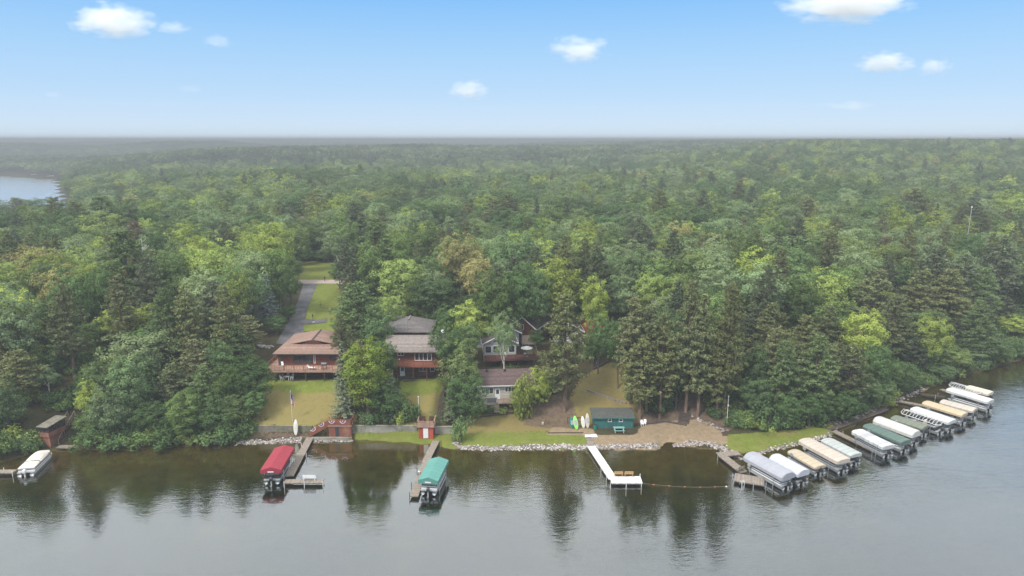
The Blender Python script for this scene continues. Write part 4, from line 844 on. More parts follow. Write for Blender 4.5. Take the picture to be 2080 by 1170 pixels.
wst.bar((-1.02, -2.2, -.45), (-1.02, -3.6, -1.5), .05, .2); wst.bar((-.18, -2.2, -.45), (-.18, -3.6, -1.5), .05, .2); wst.build('stairs', M['wood_grey'], wh)
x, y, z = G(999, 814); ht = empty('hot_tub', (x, y, z), .1, 'square grey hot tub with flat cover beside the beige cottage deck', 'hot tub'); MB().box(-.95, .95, -.8, .8, 0, .8).build('cabinet', M['greyplastic'], ht); MB().box(-1.0, 1.0, -.85, .85, .8, .92).build('cover', M['galv'], ht)
# ------------------------------------------------------------------ sunroom house
sx_, sy_ = W(1016, 705, 9.2)[0], 133.0
sh_ = empty('house', (sx_, sy_, 7.7), math.radians(6), 'grey house with white trimmed sunroom gable and maroon deck behind the beige cottage', 'house')
walls(sh_, -3.3, 3.3, 0, 6, -1.0, 3.0, 'greyhouse', gable=('y', 4.6)); walls(sh_, -4.6, 4.6, 6, 13, -1, 3.4, 'greyhouse', 'rear_wall', gable=('y', 5.8))
gable_roof(sh_, -3.7, 3.7, -.5, 6, 2.95, 4.75, 'y', 'shingle_dark', trim='trim'); gable_roof(sh_, -5.1, 5.1, 5.4, 13.5, 3.35, 6.0, 'y', 'shingle_dark', trim='trim')
for x in (-2.4, -.8, .8, 2.4): window(sh_, x, 0, .85, 1.35, 1.55, 1)
g1 = MB().add([(-1.6, -.06, 3.05), (-.1, -.06, 3.05), (-.1, -.06, 4.2)], [(0, 1, 2)]).add([(.1, -.06, 3.05), (1.6, -.06, 3.05), (.1, -.06, 4.2)], [(0, 1, 2)]).build('gable_window', M['glass'], sh_)
MB().bar((-1.75, -.09, 3.0), (1.75, -.09, 3.0), .08, .1).bar((0, -.09, 3.0), (0, -.09, 4.4), .16, .06).bar((-1.9, -.09, 3.0), (0, -.09, 4.5), .06, .12).bar((1.9, -.09, 3.0), (0, -.09, 4.5), .06, .12).build('gable_trim', M['trim'], sh_)
for y in (1.5, 3.4): window(sh_, -3.3, y, .9, 1.3, 1.5, 1, rz=-math.pi/2)
MB().box(-3.3, 7.0, -2.6, 0, .15, .3).box(-3.32, 7.02, -2.66, -2.6, -.05, .3).build('deck', M['wood_brown'], sh_); railing(sh_, [(-3.2, -2.5, .3), (6.9, -2.5, .3), (6.9, 0, .3)], .9, 'wood_brown', .14)
for x in (-3, 0, 3.4, 6.7): MB().box(x-.08, x+.08, -2.4, -2.24, -2.2, .15).build('deck_post', M['darkwood'], sh_)
um = empty('patio_parasol', (sx_+5.4, sy_-.9, 8.0), .2, 'pale grey open parasol over a table on the maroon deck', 'parasol'); MB().cyl(0, 0, 0, 2.2, .03, 8).build('pole', M['galv'], um); MB().tube([(0, 0, 1.85), (0, 0, 2.3)], [1.25, .04], 8).build('canopy', M['galv'], um)
tb = empty('patio_table', (sx_+5.4, sy_-.9, 8.0), .2, 'round table under the pale parasol on the maroon deck', 'table'); MB().cyl(0, 0, .68, .73, .6, 14).build('tabletop', M['galv'], tb); MB().cyl(0, 0, 0, .68, .05, 8).build('leg', M['galv'], tb); MB().cyl(0, 0, 0, .04, .3, 10).build('foot', M['galv'], tb)
patio_chair((sx_+1.0, sy_-1.2, 8.0), .2, 'white chair on the maroon deck before the sunroom windows', grp=None)
# ------------------------------------------------------------------ brown gabled house, its fence, red garage, white gabled cottage
bx_, by_ = W(1063, 672, 12)[0], 141.5
bh = empty('house', (bx_, by_, 8.4), math.radians(-24), 'brown board house with white trimmed gable and dark roof behind the sunroom house', 'house')
walls(bh, -2.9, 2.9, 0, 9, -1, 3.2, 'wood_redh', gable=('y', 5.4)); gable_roof(bh, -3.3, 3.3, -.4, 9.4, 3.1, 5.55, 'y', 'shingle_dark', trim='trim'); window(bh, -.2, 0, 2.6, .8, 1.2, 1); window(bh, 2.9, 2.2, 1.6, 1.2, 1.1, 2, rz=math.pi/2); window(bh, 2.9, 5.5, 1.6, 1.2, 1.1, 2, rz=math.pi/2)
fe = empty('fence_panel', (bx_+1.2, by_-2.2, 8.3), 0, 'weathered grey board privacy fence in front of the brown gabled house', 'fence'); MB().box(-1.4, 1.4, -.03, .03, .1, 2.1).build('boards', M['wood_grey'], fe)
for x in (-1.4, 0, 1.4): MB().box(x-.06, x+.06, .03, .14, -.3, 2.2).build('post', M['wood_grey'], fe)
rx_, ry_ = W(1209, 672, 11)[0], 146.0
rb = empty('garage', (rx_, ry_, 8.6), math.radians(-22), 'bright red board garage with skylights in its dark roof', 'garage')
walls(rb, -2.6, 2.6, 0, 8, -1, 2.7, 'redbarn', gable=('y', 5.0)); rf = gable_roof(rb, -3.0, 3.0, -.4, 8.4, 2.6, 5.2, 'y', 'shingle_dark', trim='darkwood')
for y in (2.0, 5.2): MB().slab([(.8, y, 4.6), (2.0, y, 3.55), (2.0, y+1.3, 3.55), (.8, y+1.3, 4.6)], .1).build('skylight', M['white'], rf)
door(rb, -.6, 0, 0, .9, 2.0, 'redbarn', False); window(rb, 1.4, 0, 1.1, .8, .8, 1)
cx_, cy_ = W(1155, 672, 11)[0], 140.5
cb = empty('cottage', (cx_, cy_, 8.3), math.radians(3), 'white trimmed gabled cottage half hidden behind the tall lone pine', 'cottage')
walls(cb, -3, 3, 0, 7, -1, 2.7, 'greyhouse', gable=('y', 4.6)); gable_roof(cb, -3.4, 3.4, -.5, 7.4, 2.6, 4.75, 'y', 'shingle_dark', trim='trim'); window(cb, -1.4, 0, 1.0, 1.2, 1.2, 2); window(cb, 1.4, 0, 1.0, 1.2, 1.2, 2)
MB().box(-3, 3, -2, 0, .1, .25).build('deck', M['wood_grey'], cb); railing(cb, [(-2.9, -1.9, .25), (2.9, -1.9, .25)], .9, 'trim', .18)
# hidden roofs in the wood to the east
x, y, z = G(1706, 668); q = empty('cabin', (x, 146, float(H(x, 146))), .3, 'cabin with rusty brown roof glimpsed between trees above the green canopy', 'cabin'); walls(q, -4, 4, 0, 6, -1, 3.0, 'wood_brown', gable=('x', 5.0)); gable_roof(q, -4.5, 4.5, -.6, 6.6, 2.95, 5.1, 'x', 'shingle_brown', trim='darkwood'); MB().box(1, 1.4, 3, 3.4, 4.5, 5.9).build('chimney', M['darkwood'], q); window(q, 0, 0, 1, 2.2, 1.2, 2)
x = W(1516, 700, 11)[0]; q = empty('cabin', (x, 131, float(H(x, 131))), -.2, 'grey cabin with red deck glimpsed through pines above the low tan canopy', 'cabin'); walls(q, -3.4, 3.4, 0, 6, -2, 3.0, 'greyhouse', gable=('x', 4.6)); gable_roof(q, -3.8, 3.8, -.5, 6.5, 2.95, 4.7, 'x', 'shingle_dark', trim='trim'); window(q, -1.2, 0, .9, 1.2, 1.4, 1); window(q, 1.4, 0, .9, 1.8, 1.4, 2); MB().box(-3, 3.2, -2, 0, -.2, 0).build('deck', M['deckred'], q); window(q, -2.9, 0, .9, .8, 1.4, 1)

# ------------------------------------------------------------------ roads and drives
def strip(name, m, quads, kind='structure', lift=.06, n=14, k=5):
    """a paved sheet through pairs of edge pixels, laid just above the ground"""
    rows = []
    pts = [(G(*a), G(*b)) for a, b in quads]
    for i in range(len(pts)-1):
        for j in range(n + (1 if i == len(pts)-2 else 0)):
            t_ = j/n; A = Vector(pts[i][0]).lerp(Vector(pts[i+1][0]), t_); B_ = Vector(pts[i][1]).lerp(Vector(pts[i+1][1]), t_); rows.append([A.lerp(B_, q_/k) for q_ in range(k+1)])
    X = np.array([[p.x for p in r_] for r_ in rows]); Y = np.array([[p.y for p in r_] for r_ in rows]); Z = H(X, Y)+lift
    return tag(link_mesh(name, grid_mesh(name, X, Y, Z), m), kind=kind)
strip('driveway', M['asphalt'], [((560, 700), (622, 700)), ((582, 660), (615, 660)), ((594, 640), (620, 640)), ((606, 610), (631, 610)), ((616, 577), (645, 577))])
strip('driveway', M['asphalt'], [((610, 650), (612, 660)), ((665, 648), (662, 656))], lift=.1)
strip('road', M['gravel'], [((606, 577), (606, 569)), ((690, 577), (690, 569)), ((790, 578), (790, 570))], lift=.11)
strip('driveway', M['asphalt'], [((804, 680), (833, 680)), ((804, 650), (829, 650)), ((803, 630), (824, 630)), ((806, 618), (816, 618))])
for px, py, n_ in ((636, 655, 'lamp_post'), (651, 622, 'lawn_ornament'), (660, 572, 'mailbox')):
    x, y, z = G(px, py)
    if n_ == 'lamp_post':
        e = empty(n_, (x, y, z), 0, 'short black lamp post beside the driveway behind the brown hipped roof', 'lamp'); MB().cyl(0, 0, 0, 1.5, .05, 8).build('post', M['black'], e); MB().tube([(0, 0, 1.5), (0, 0, 1.6), (0, 0, 1.9), (0, 0, 2.0)], [.06, .16, .2, .04], 8).build('lantern', M['black'], e); MB().cyl(0, 0, -.02, .12, .4, 10).build('base', M['rock'], e)
    elif n_ == 'lawn_ornament':
        e = empty(n_, (x, y, z), 0, 'small dark iron ornament standing in the back lawn', 'ornament'); MB().cyl(0, 0, 0, .9, .05, 6).build('stand', M['black'], e); MB().tube([(-.3, 0, .9), (-.2, 0, 1.3), (.2, 0, 1.3), (.3, 0, .9)], .05, 6).build('hoop', M['black'], e)
    else:
        e = empty(n_, (x, y, z), 0, 'dark mailbox on a post at the end of the asphalt driveway', 'mailbox'); MB().box(-.07, .07, -.07, .07, 0, 1.1).build('post', M['darkwood'], e); MB().tube([(0, -.35, 1.25), (0, .35, 1.25)], .2, 10).build('box', M['black'], e)

# ------------------------------------------------------------------ walls, edging, stones
def ret_wall(a, b, y, z0, z1, lab, th=.35, m='concrete'):
    e = empty('retaining_wall', ((a+b)/2, y, z0), 0, lab, 'wall'); L = (b-a)/2; n = max(2, int((b-a)/2.4))
    MB().box(-L, L, 0, th, -.8, z1-z0).build('wall', M[m], e); MB().box(-L-.03, L+.03, -.04, th+.03, z1-z0, z1-z0+.09).build('coping', M[m], e); return e
WX0 = lambda px, py, z: W(px, py, z)[0]
ret_wall(WX0(500, 880, .7), WX0(636, 880, .7), 111.05, .6, 2.15, 'mossy concrete retaining wall behind the white upright paddleboard', m='mosswall'); ret_wall(WX0(716, 875, .7), WX0(850, 875, .7), 111.05, .6, 2.2, 'pale concrete retaining wall between the bunting deck and the red boathouse')
ret_wall(WX0(886, 872, .7), WX0(925, 872, .7), 111.1, .6, 2.0, 'short concrete wall end right of the long timber stairs')
def edging(pts, h, w, m, lab, name='timber_edging', cat='edging'):
    P_ = [Vector(G(*p)) for p in pts]; e = empty(name, tuple(P_[0]), 0, lab, cat)
    for a, b in zip(P_[:-1], P_[1:]):
        k = max(1, round((b-a).length/2.6))
        for i in range(k):
            p, q_ = a.lerp(b, i/k)-P_[0], a.lerp(b, (i+1)/k)-P_[0]; d_ = (q_-p).normalized()*.02
            MB().bar(p+d_+Vector((0, 0, h/2-.1)), q_-d_+Vector((0, 0, h/2-.1)), w, h).build('timber', M[m], e)
    return e
edging([(955, 851), (1000, 846), (1042, 843), (1062, 836), (1100, 812), (1122, 800), (1150, 792)], .55, .22, 'tie', 'dark timber edging climbing from the garden steps towards the lone pine')
edging([(958, 822), (1020, 818), (1040, 816)], .6, .22, 'deckred', 'red timber terrace edge in front of the hot tub'); edging([(950, 833), (1035, 829)], .45, .2, 'tie', 'lower timber terrace edge above the yellow flower bed')
edging([(1192, 794), (1215, 804), (1245, 813), (1272, 820)], .4, .3, 'wood_grey', 'stepped timber and stone edging on the grassy slope above the teal hut'); edging([(1204, 752), (1222, 744), (1236, 736)], .5, .25, 'tie', 'short dark timber wall high on the grassy slope')
edging([(820, 776), (900, 776)], .35, .22, 'tie', 'upper timber edging below the dark log house deck'); edging([(820, 769), (900, 769)], .3, .2, 'tie', 'timber step at the foot of the dark log house')
edging([(1112, 880), (1185, 880)], .22, .2, 'darkwood', 'low dark timber curb below the kayaks'); edging([(1318, 862), (1350, 858), (1395, 866)], .35, .3, 'tie', 'rough timber edging behind the sandy beach')
edging([(505, 885), (505, 876), (560, 872)], .3, .25, 'tie', 'old timber ledge beside the mossy retaining wall')
def rocks(name, pts, wdt, dens, lab, rs=(.09, .20), seed=1):
    rg_ = np.random.default_rng(seed); b = MB(); P_ = [Vector((*W(p[0], p[1], .25), 0)) for p in pts]
    for a, c_ in zip(P_[:-1], P_[1:]):
        L = (c_-a).length; nrm = Vector((-(c_-a).y, (c_-a).x, 0)).normalized()
        for i in range(int(L*dens)):
            p = a.lerp(c_, rg_.random())+nrm*rg_.normal(0, wdt*.32); r_ = rg_.uniform(*rs); gz = max(float(H(p.x, p.y)), -.1); R_ = [rg_.uniform(.75, 1.2) for _ in range(14)]
            cx, cy, cz = p.x, p.y, gz+r_*rg_.uniform(.15, .55)
            vs = [(cx, cy, cz+r_*.75*R_[0]), (cx, cy, cz-r_*.6)]+[(cx+r_*R_[1+k]*math.cos(k*1.0472), cy+r_*R_[1+k]*math.sin(k*1.0472), cz+r_*.28) for k in range(6)]+[(cx+r_*R_[7+k]*math.cos(k*1.0472+.5), cy+r_*R_[7+k]*math.sin(k*1.0472+.5), cz-r_*.3) for k in range(6)]
            b.add(vs, [(0, 2+k, 2+(k+1) % 6) for k in range(6)]+[(2+k, 8+k, 2+(k+1) % 6) for k in range(6)]+[(8+k, 8+(k+1) % 6, 2+(k+1) % 6) for k in range(6)]+[(1, 8+(k+1) % 6, 8+k) for k in range(6)])
    return tag(b.build(name, RK), lab, 'rocks', None, 'stuff')
RK = bpy.data.materials.new('mixed_stones'); RK.use_nodes = True; t = RK.node_tree; gi_ = N(t, 'ShaderNodeNewGeometry'); rr = ramp(t, [(0, (.09, .08, .07)), (.3, (.19, .165, .15)), (.6, (.29, .245, .22)), (.85, (.37, .34, .32)), (1, (.55, .53, .51))]); Lk(t, gi_.outputs['Random Per Island'], rr.inputs[0]); Lk(t, rr.outputs[0], t.nodes['Principled BSDF'].inputs['Base Color']); t.nodes['Principled BSDF'].inputs['Roughness'].default_value = .9
rocks('riprap', [(482, 897), (530, 897), (590, 895), (612, 893)], .8, 60, 'heap of pale shore stones below the mossy retaining wall', seed=2); rocks('riprap', [(636, 893), (680, 893), (716, 893)], .7, 40, 'line of shore stones below the bunting deck', seed=3)
rocks('riprap', [(922, 902), (935, 908), (990, 910), (1100, 908), (1196, 908)], .8, 62, 'band of pale riprap stones along the bright lawn', seed=4); rocks('riprap', [(1212, 908), (1260, 907), (1338, 906)], .8, 62, 'band of pale riprap stones along the sandy beach', seed=5)
rocks('riprap', [(1366, 902), (1400, 901), (1440, 903), (1468, 908), (1490, 918), (1500, 926)], .9, 60, 'curved band of riprap stones beside the weathered corner dock', seed=6); rocks('riprap', [(1500, 930), (1560, 912), (1600, 905), (1632, 898), (1690, 880)], .8, 16, 'scattered shore stones beneath the canopy shore ends', seed=7)
rocks('boulders', [(530, 775), (548, 779), (560, 777)], 1.0, 16, 'pile of rounded boulders at the left corner of the brown house deck', (.2, .42), 8); rocks('boulders', [(1400, 858), (1450, 875), (1475, 885)], .9, 5, 'scattered stones at the back edge of the beach', (.15, .3), 9)
rocks('boulders', [(1690, 866), (1740, 850), (1800, 820), (1830, 808), (1880, 788)], 1.2, 6, 'loose stones along the shady canopy shore', (.12, .3), 10)

def steps(pts, w, n, m, lab, rail=None, name='stairs', rails=(-1, 1)):
    """open stairs from the first to the last point: treads, stringers, optional handrails"""
    a, b = Vector(pts[0]), Vector(pts[1]); d_ = b-a; hd = Vector((d_.x, d_.y, 0)); L = hd.length; hd.normalize(); sd_ = Vector((-hd.y, hd.x, 0)); e = empty(name, tuple(a), 0, lab, 'stairs')
    tr_ = MB(); st = MB()
    for i in range(n):
        c_ = d_*((i+.5)/n); tr_.bar(c_-sd_*w/2, c_+sd_*w/2, L/n*.85, .06)
    for s_ in (-1, 1): st.bar(sd_*w/2*s_-Vector((0, 0, .12)), d_+sd_*w/2*s_-Vector((0, 0, .12)), .06, .28)
    tr_.build('treads', M[m], e); st.build('stringers', M[m], e)
    if rail:
        for s_ in rails:
            o_ = sd_*w/2*s_; r_ = MB(); r_.bar(o_+Vector((0, 0, .95)), d_+o_+Vector((0, 0, .95)), .07, .09)
            for i in range(4): p = d_*(i/3)+o_; r_.bar(p-Vector((0, 0, .1)), p+Vector((0, 0, .95)), .08)
            r_.build('handrail', M[rail], e)
    return e
steps([G(884, 884), G(898, 778)], 1.3, 34, 'tie', 'long dark timber stairs climbing the lawn from the red boathouse'); steps([G(1032, 838), G(1025, 815)], 1.2, 9, 'wood_grey', 'short garden steps in front of the beige cottage')
steps([G(1388, 862), G(1392, 826)], 1.9, 12, 'tie', 'broad brown timber steps climbing from the beach into the pines'); steps([G(1474, 886), G(1468, 872)], .9, 4, 'darkwood', 'tiny dark steps between the beach and the grass')
a_ = G(113, 906); b_ = G(146, 846); steps([(a_[0], a_[1], .5), b_], 1.1, 18, 'darkwood', 'steep dark stairs with grey handrails right of the screened boathouse', 'wood_grey')

# ------------------------------------------------------------------ bunting deck
bx = WX0(680, 880, 1.2); dk = empty('boathouse', (bx, 110.2, .6), 0, 'red boathouse deck with stairs and bunting on its rail beside the long dock', 'boathouse')
MB().box(-1.0, 2.9, .1, 2.6, -.5, 1.9).build('wall', M['wood_red'], dk); MB().box(.15, .75, .04, .1, .1, 1.8).build('door', M['glass'], dk); MB().box(1.2, 2.7, .05, .098, .12, 1.75).build('cabinet_front', M['cedar'], dk)
MB().box(-1.15, 3.05, -.05, 2.75, 1.9, 2.1).build('deck', M['deckred'], dk); railing(dk, [(-1.05, .02, 2.1), (2.95, .02, 2.1), (2.95, 2.65, 2.1)], 1.0, 'wood_red', .12); railing(dk, [(-1.05, 2.65, 2.1), (.6, 2.65, 2.1)], 1.0, 'wood_red', .14)
MB().box(-1.0, 2.9, -.02, .0, 2.15, 3.0).build('rail_panel', M['wood_red'], dk)
st = MB()
for i in range(9): st.box(-1.2-.33*(i+1), -1.2-.33*i, 0, 1.2, 1.72-.19*i, 1.78-.19*i)
st.build('treads', M['deckred'], dk); s2 = MB(); s2.slab([(-1.1, -.03, 3.02), (-4.3, -.03, 1.1), (-4.3, -.03, .1), (-1.1, -.03, 1.95)], .05) if False else s2.add([(-1.1, -.05, 3.05), (-4.35, -.05, 1.15), (-4.35, -.05, .0), (-1.1, -.05, 1.85), (-1.1, 0, 3.05), (-4.35, 0, 1.15), (-4.35, 0, .0), (-1.1, 0, 1.85)], [(0, 1, 2, 3), (7, 6, 5, 4), (0, 4, 5, 1), (1, 5, 6, 2), (2, 6, 7, 3), (3, 7, 4, 0)]); s2.build('stair_side', M['wood_red'], dk)
railing(dk, [(-1.1, 1.25, 2.1), (-4.3, 1.25, .2)], 1.0, 'wood_red', .3)
s3 = MB().box(-4.5, 3.0, -.3, .05, -.5, -.02); s3.build('plinth', M['concrete'], dk)
def bunting(loc, ry, lab):
    e = empty('bunting', loc, 0, lab, 'bunting', 'bunting fans on the red deck rail'); e.rotation_euler = (math.radians(8), ry, 0)
    for nm, r0, r1, mm, off in (('outer_band', .38, .52, 'flagwhite', 0), ('red_band', .30, .38, 'flagred', -.012), ('blue_band', .14, .30, 'flagblue', -.022), ('centre', .0, .14, 'flagwhite', -.03)):
        b = MB(); n = 14
        for i in range(n):
            a0, a1 = math.pi+math.pi*i/n, math.pi+math.pi*(i+1)/n; z_ = .012*(-1)**i
            b.add([(r0*math.cos(a0), off+z_, r0*math.sin(a0)), (r1*math.cos(a0), off+z_, r1*math.sin(a0)), (r1*math.cos(a1), off-z_, r1*math.sin(a1)), (r0*math.cos(a1), off-z_, r0*math.sin(a1))], [(0, 1, 2, 3)])
        o_ = b.build(nm, M[mm], e); md = o_.modifiers.new('thick', 'SOLIDIFY'); md.thickness = .01
    return e
for i, (x_, z_, ry, l) in enumerate([(-3.7, 1.55, -.53, 'lowest bunting fan at the foot of the red stairs'), (-2.2, 2.42, -.53, 'bunting fan halfway up the red stair rail'), (-.35, 3.0, 0, 'first level bunting fan beside the top of the red stairs'), (1.55, 3.0, 0, 'level bunting fan at the east end of the red deck rail')]): bunting((bx+x_, 110.08, .6+z_), ry, l)
steps([(bx+1.2, 112.7, 2.7), (bx+1.0, 122, 6.2)], 1.1, 26, 'wood_red', 'long red stairs climbing from the bunting deck between the trees', 'redbarn')
bo = empty('paddleboard', (bx-.0, 111, 2.72), 0, 'blue paddleboard lying on the bunting deck', 'paddleboard')
def board(root_name, loc, L, w, m, lab, tilt=.16, yaw=0.0, roll=0.0, fin=True, grp='boards stored by the water'):
    e = empty(root_name, loc, yaw, lab, root_name.replace('_', ' '), grp); rings = []
    for i in range(15):
        t_ = i/14; ww = w/2*max(.02, math.sin(math.pi*min(1, max(0, t_)))**.55); th = .05*max(.15, math.sin(math.pi*t_)**.4); yy = .12*(t_-.5)**2*2
        rings.append([Vector((ww*math.cos(a), yy+th*math.sin(a), t_*L)) for a in [k*6.2832/12 for k in range(12)]])
    b = MB().loft(rings).build('hull', m if not isinstance(m, str) else M[m], e, True); e.rotation_euler = (-tilt, roll, yaw)
    if fin: MB().slab([(-.01, -.05, .25), (.01, -.05, .25), (.01, -.22, .15), (-.01, -.22, .3)], .02).build('fin', M['black'], b)
    MB().box(-w*.28, w*.28, -.062, -.05, L*.35, L*.7).build('deck_pad', M['galv'] if m != 'boardwhite' else M['creamcover'], b); return e
bpy.data.objects.remove(bo)
b_ = board('paddleboard', (bx+1.5, 111.6, 3.3), 2.0, .6, 'navy', 'dark blue board lying along the rail of the bunting deck', grp=None); b_.rotation_euler = (math.pi/2-.1, 0, 1.4)
x, y, z = W(600, 886, .75)[0], 110.6, .7; board('paddleboard', (x, y-.3, z), 3.0, .78, 'boardwhite', 'tall white paddleboard leaning on the mossy retaining wall', .1, 0, .03)
for px, L, w_, m_, lab, nm, rl in ((1160, 2.2, .75, 'boardteal', 'dark teal kayak standing upright at the left of the boards', 'kayak', -.1), (1169, 2.65, .85, 'boardgreen', 'bright lime paddleboard standing upright beside the teal kayak', 'paddleboard', -.18), (1183, 2.3, .7, 'boardwhite', 'white paddleboard standing between the lime and cream boards', 'paddleboard', -.13), (1191, 2.8, .75, 'boardcream', 'cream paddleboard standing next to the teal beach hut', 'paddleboard', -.05)):
    x, y, z = G(px+3, 872 if px != 1169 else 874); board(nm, (x, y, z), L, w_, m_, lab, .16, 0, rl)
rk = empty('board_rack', (G(1180, 866)[0], G(1180, 866)[1]+.9, G(1180, 866)[2]), 0, 'low timber rack the paddleboards lean on', 'rack'); MB().bar((-2.4, 0, 1.2), (1.4, 0, 1.2), .1).build('rail', M['darkwood'], rk)
for x_ in (-2.3, -.5, 1.3): MB().bar((x_, 0, -.3), (x_, 0, 1.2), .1).build('post', M['darkwood'], rk)
# ------------------------------------------------------------------ flagpoles and light poles
def pole(px, py, h, lab, name='flagpole', r=.035, m='white', cat='flagpole'):
    x, y, z = G(px, py); e = empty(name, (x, y, z-.2), 0, lab, cat); MB().cyl(0, 0, 0, h+.2, r, 8, r*.6).build('pole', M[m], e); MB().cyl(0, 0, h+.2, h+.3, r*1.6, 8).build('finial', M[m], e); return e
fp = pole(594, 856, 5.6, 'white flagpole with a hanging striped flag on the lawn below the brown house')
fx, fy, fz = fp.location; fl = empty('flag', (fx, fy-.05, fz+5.4), .5, 'limp red and white striped flag with blue canton hanging on the white pole', 'flag')
def drape(u, v): return (.04+u*.5+.05*math.sin(v*5+u*4), .12*math.sin(u*9+v*2), -v*1.9-u*.75)
for nm, mm, sel in (('red_stripes', 'flagred', lambda i, j: i % 2 == 0 and not (j < 5 and i < 7)), ('white_stripes', 'flagwhite', lambda i, j: i % 2 == 1 and not (j < 5 and i < 7)), ('canton', 'flagblue', lambda i, j: j < 5 and i < 7)):
    b = MB()
    for i in range(13):
        for j in range(10):
            if sel(i, j): b.add([drape(j/10, i/13), drape((j+1)/10, i/13), drape((j+1)/10, (i+1)/13), drape(j/10, (i+1)/13)], [(0, 3, 2, 1)])
    o_ = b.build(nm, M[mm], fl); o_.modifiers.new('thick', 'SOLIDIFY').thickness = .015
pole(851, 852, 4.2, 'thick white pole standing at the left rail of the red boathouse', 'white_pole', .07, 'white', 'pole')
lp = pole(1476, 862, 5.2, 'slim pale light pole at the wooded edge behind the beach', 'light_pole', .05, 'trim', 'pole'); MB().box(-.12, .12, -.2, -.05, 3.6, 3.9).build('lamp', M['boardcream'], lp)
x = (1966-1040)/F*(205*CP+6); e = empty('antenna_mast', (x, 205, float(H(x, 205))), 0, 'thin pale antenna mast rising above the dark trees near the right edge', 'antenna'); hm_ = HC-205*math.tan(PITCH+math.atan((422-585)/F))-e.location.z; MB().cyl(0, 0, 0, hm_, .12, 6, .08).build('mast', M['steel'], e); MB().cyl(0, 0, hm_, hm_+.4, .2, 8).build('cap', M['trim'], e)
for k in (.35, .6, .85): MB().bar((-.5, 0, hm_*k), (.5, 0, hm_*k), .05).build('crossarm', M['steel'], e)
x = 1713; X_ = (x-1040)/F*2600; e = empty('radio_tower', (X_, 2600, float(H(X_, 2600))), 0, 'tiny distant radio tower standing on the hazy skyline', 'tower'); MB().cyl(0, 0, 0, HC-2600*math.tan(PITCH+math.atan((272-585)/F))-e.location.z, 1.0, 4, .5).build('mast', M['steel'], e); MB().box(-2, 2, -2, 2, -1, 3).build('base', M['concrete'], e)
# ------------------------------------------------------------------ red boathouse and screened boathouse
rx = WX0(867, 884, .7); rb2 = empty('boathouse', (rx, 109.7, .6), 0, 'little red boathouse with white door and railed deck on its roof', 'boathouse')
MB().box(-1.25, 1.25, 0, 2.2, -.5, 2.05).build('wall', M['redbarn'], rb2); door(rb2, -.05, 0, .02, .85, 1.9, 'trim', False); MB().box(-1.5, 1.5, -.25, 2.6, 2.05, 2.2).build('deck', M['deckred'], rb2)
railing(rb2, [(-1.42, 2.4, 2.2), (-1.42, -.18, 2.2), (1.42, -.18, 2.2), (1.42, 2.4, 2.2)], .95, 'deckred', .1); MB().box(-1.45, 1.45, -.24, -.22, 2.2, 2.9).build('rail_boards', M['deckred'], rb2)
for i, (x_, l) in enumerate(((-.7, 'left'), (.8, 'right'))):
    c = empty('deck_bench', (rx+x_, 111.4, 2.82), 0, ('brown slatted seat on the red boathouse roof next to the white pole' if i == 0 else 'brown slatted seat on the red boathouse roof next to the timber stairs'), 'bench', 'seats on the red boathouse'); MB().box(-.4, .4, -.25, .25, .4, .45).build('seat', M['wood_brown'], c); MB().box(-.4, .4, .25, .3, .4, .95).build('backrest', M['wood_brown'], c)
    for a in (-.35, .35): MB().bar((a, -.2, 0), (a, -.2, .4), .06).build('leg', M['wood_brown'], c); MB().bar((a, .25, 0), (a, .25, .4), .06).build('leg', M['wood_brown'], c)
lx = WX0(97, 905, .3); lb = empty('boathouse', (lx, 106.6, .3), math.radians(-10), 'brown screened boathouse with mossy flat roof on the left shore', 'boathouse')
MB().box(-1.2, 1.2, 0, 3.2, -.6, 2.2).build('wall', M['cedar'], lb); [MB().box(x_-.55, x_+.55, -.04, 0, 0, 2.1).build('door', M['cedar'], lb) for x_ in (-.58, .58)]
MB().box(-1.45, 1.45, -.3, 4.2, 2.2, 2.35).box(-1.43, 1.43, -.28, -.2, 2.35, 3.05).box(1.35, 1.43, -.2, 4.1, 2.35, 3.05).box(-1.43, -1.35, -.2, 4.1, 2.35, 3.05).build('porch_floor', M['cedar'], lb)
p_ = MB()
for x_, y_ in ((-1.38, -.22), (0, -.22), (1.38, -.22), (1.38, .8), (1.38, 1.9), (1.38, 3.0), (1.38, 4.1), (-1.38, 1.9), (-1.38, 4.1)): p_.bar((x_, y_, 3.05), (x_, y_, 4.4), .11)
p_.bar((-1.4, -.22, 3.1), (1.4, -.22, 3.1), .1); p_.bar((1.38, -.22, 3.1), (1.38, 4.1, 3.1), .1); p_.build('posts', M['wood_brown'], lb)
MB().box(-1.3, 1.3, -.16, -.14, 3.1, 4.35).box(1.3, 1.32, -.14, 4.05, 3.1, 4.35).box(-1.32, -1.3, -.14, 4.05, 3.1, 4.35).build('screen', M['glass'], lb); MB().slab([(-1.75, -.7, 4.35), (1.75, -.7, 4.35), (1.75, 4.5, 4.75), (-1.75, 4.5, 4.75)], .12).build('roof', mat('mossy_roof', (.17, .155, .13), .95, 1.3, .25, .4, 8, dirt=((.1, .12, .04), 1.0, .8)), lb)
lb.scale = (.62, .8, .9); lb.location.x += .5; x, y, z = G(135, 911); e = empty('landing', (x, y-.2, .25), -.1, 'small weathered landing at the foot of the steep dark stairs', 'landing'); MB().box(-1.3, 1.3, -.5, .6, 0, .12).build('planks', M['wood_grey'], e); [MB().bar((a, b, -.8), (a, b, 0), .1).build('post', M['darkwood'], e) for a in (-1.1, 1.1) for b in (-.4, .5)]
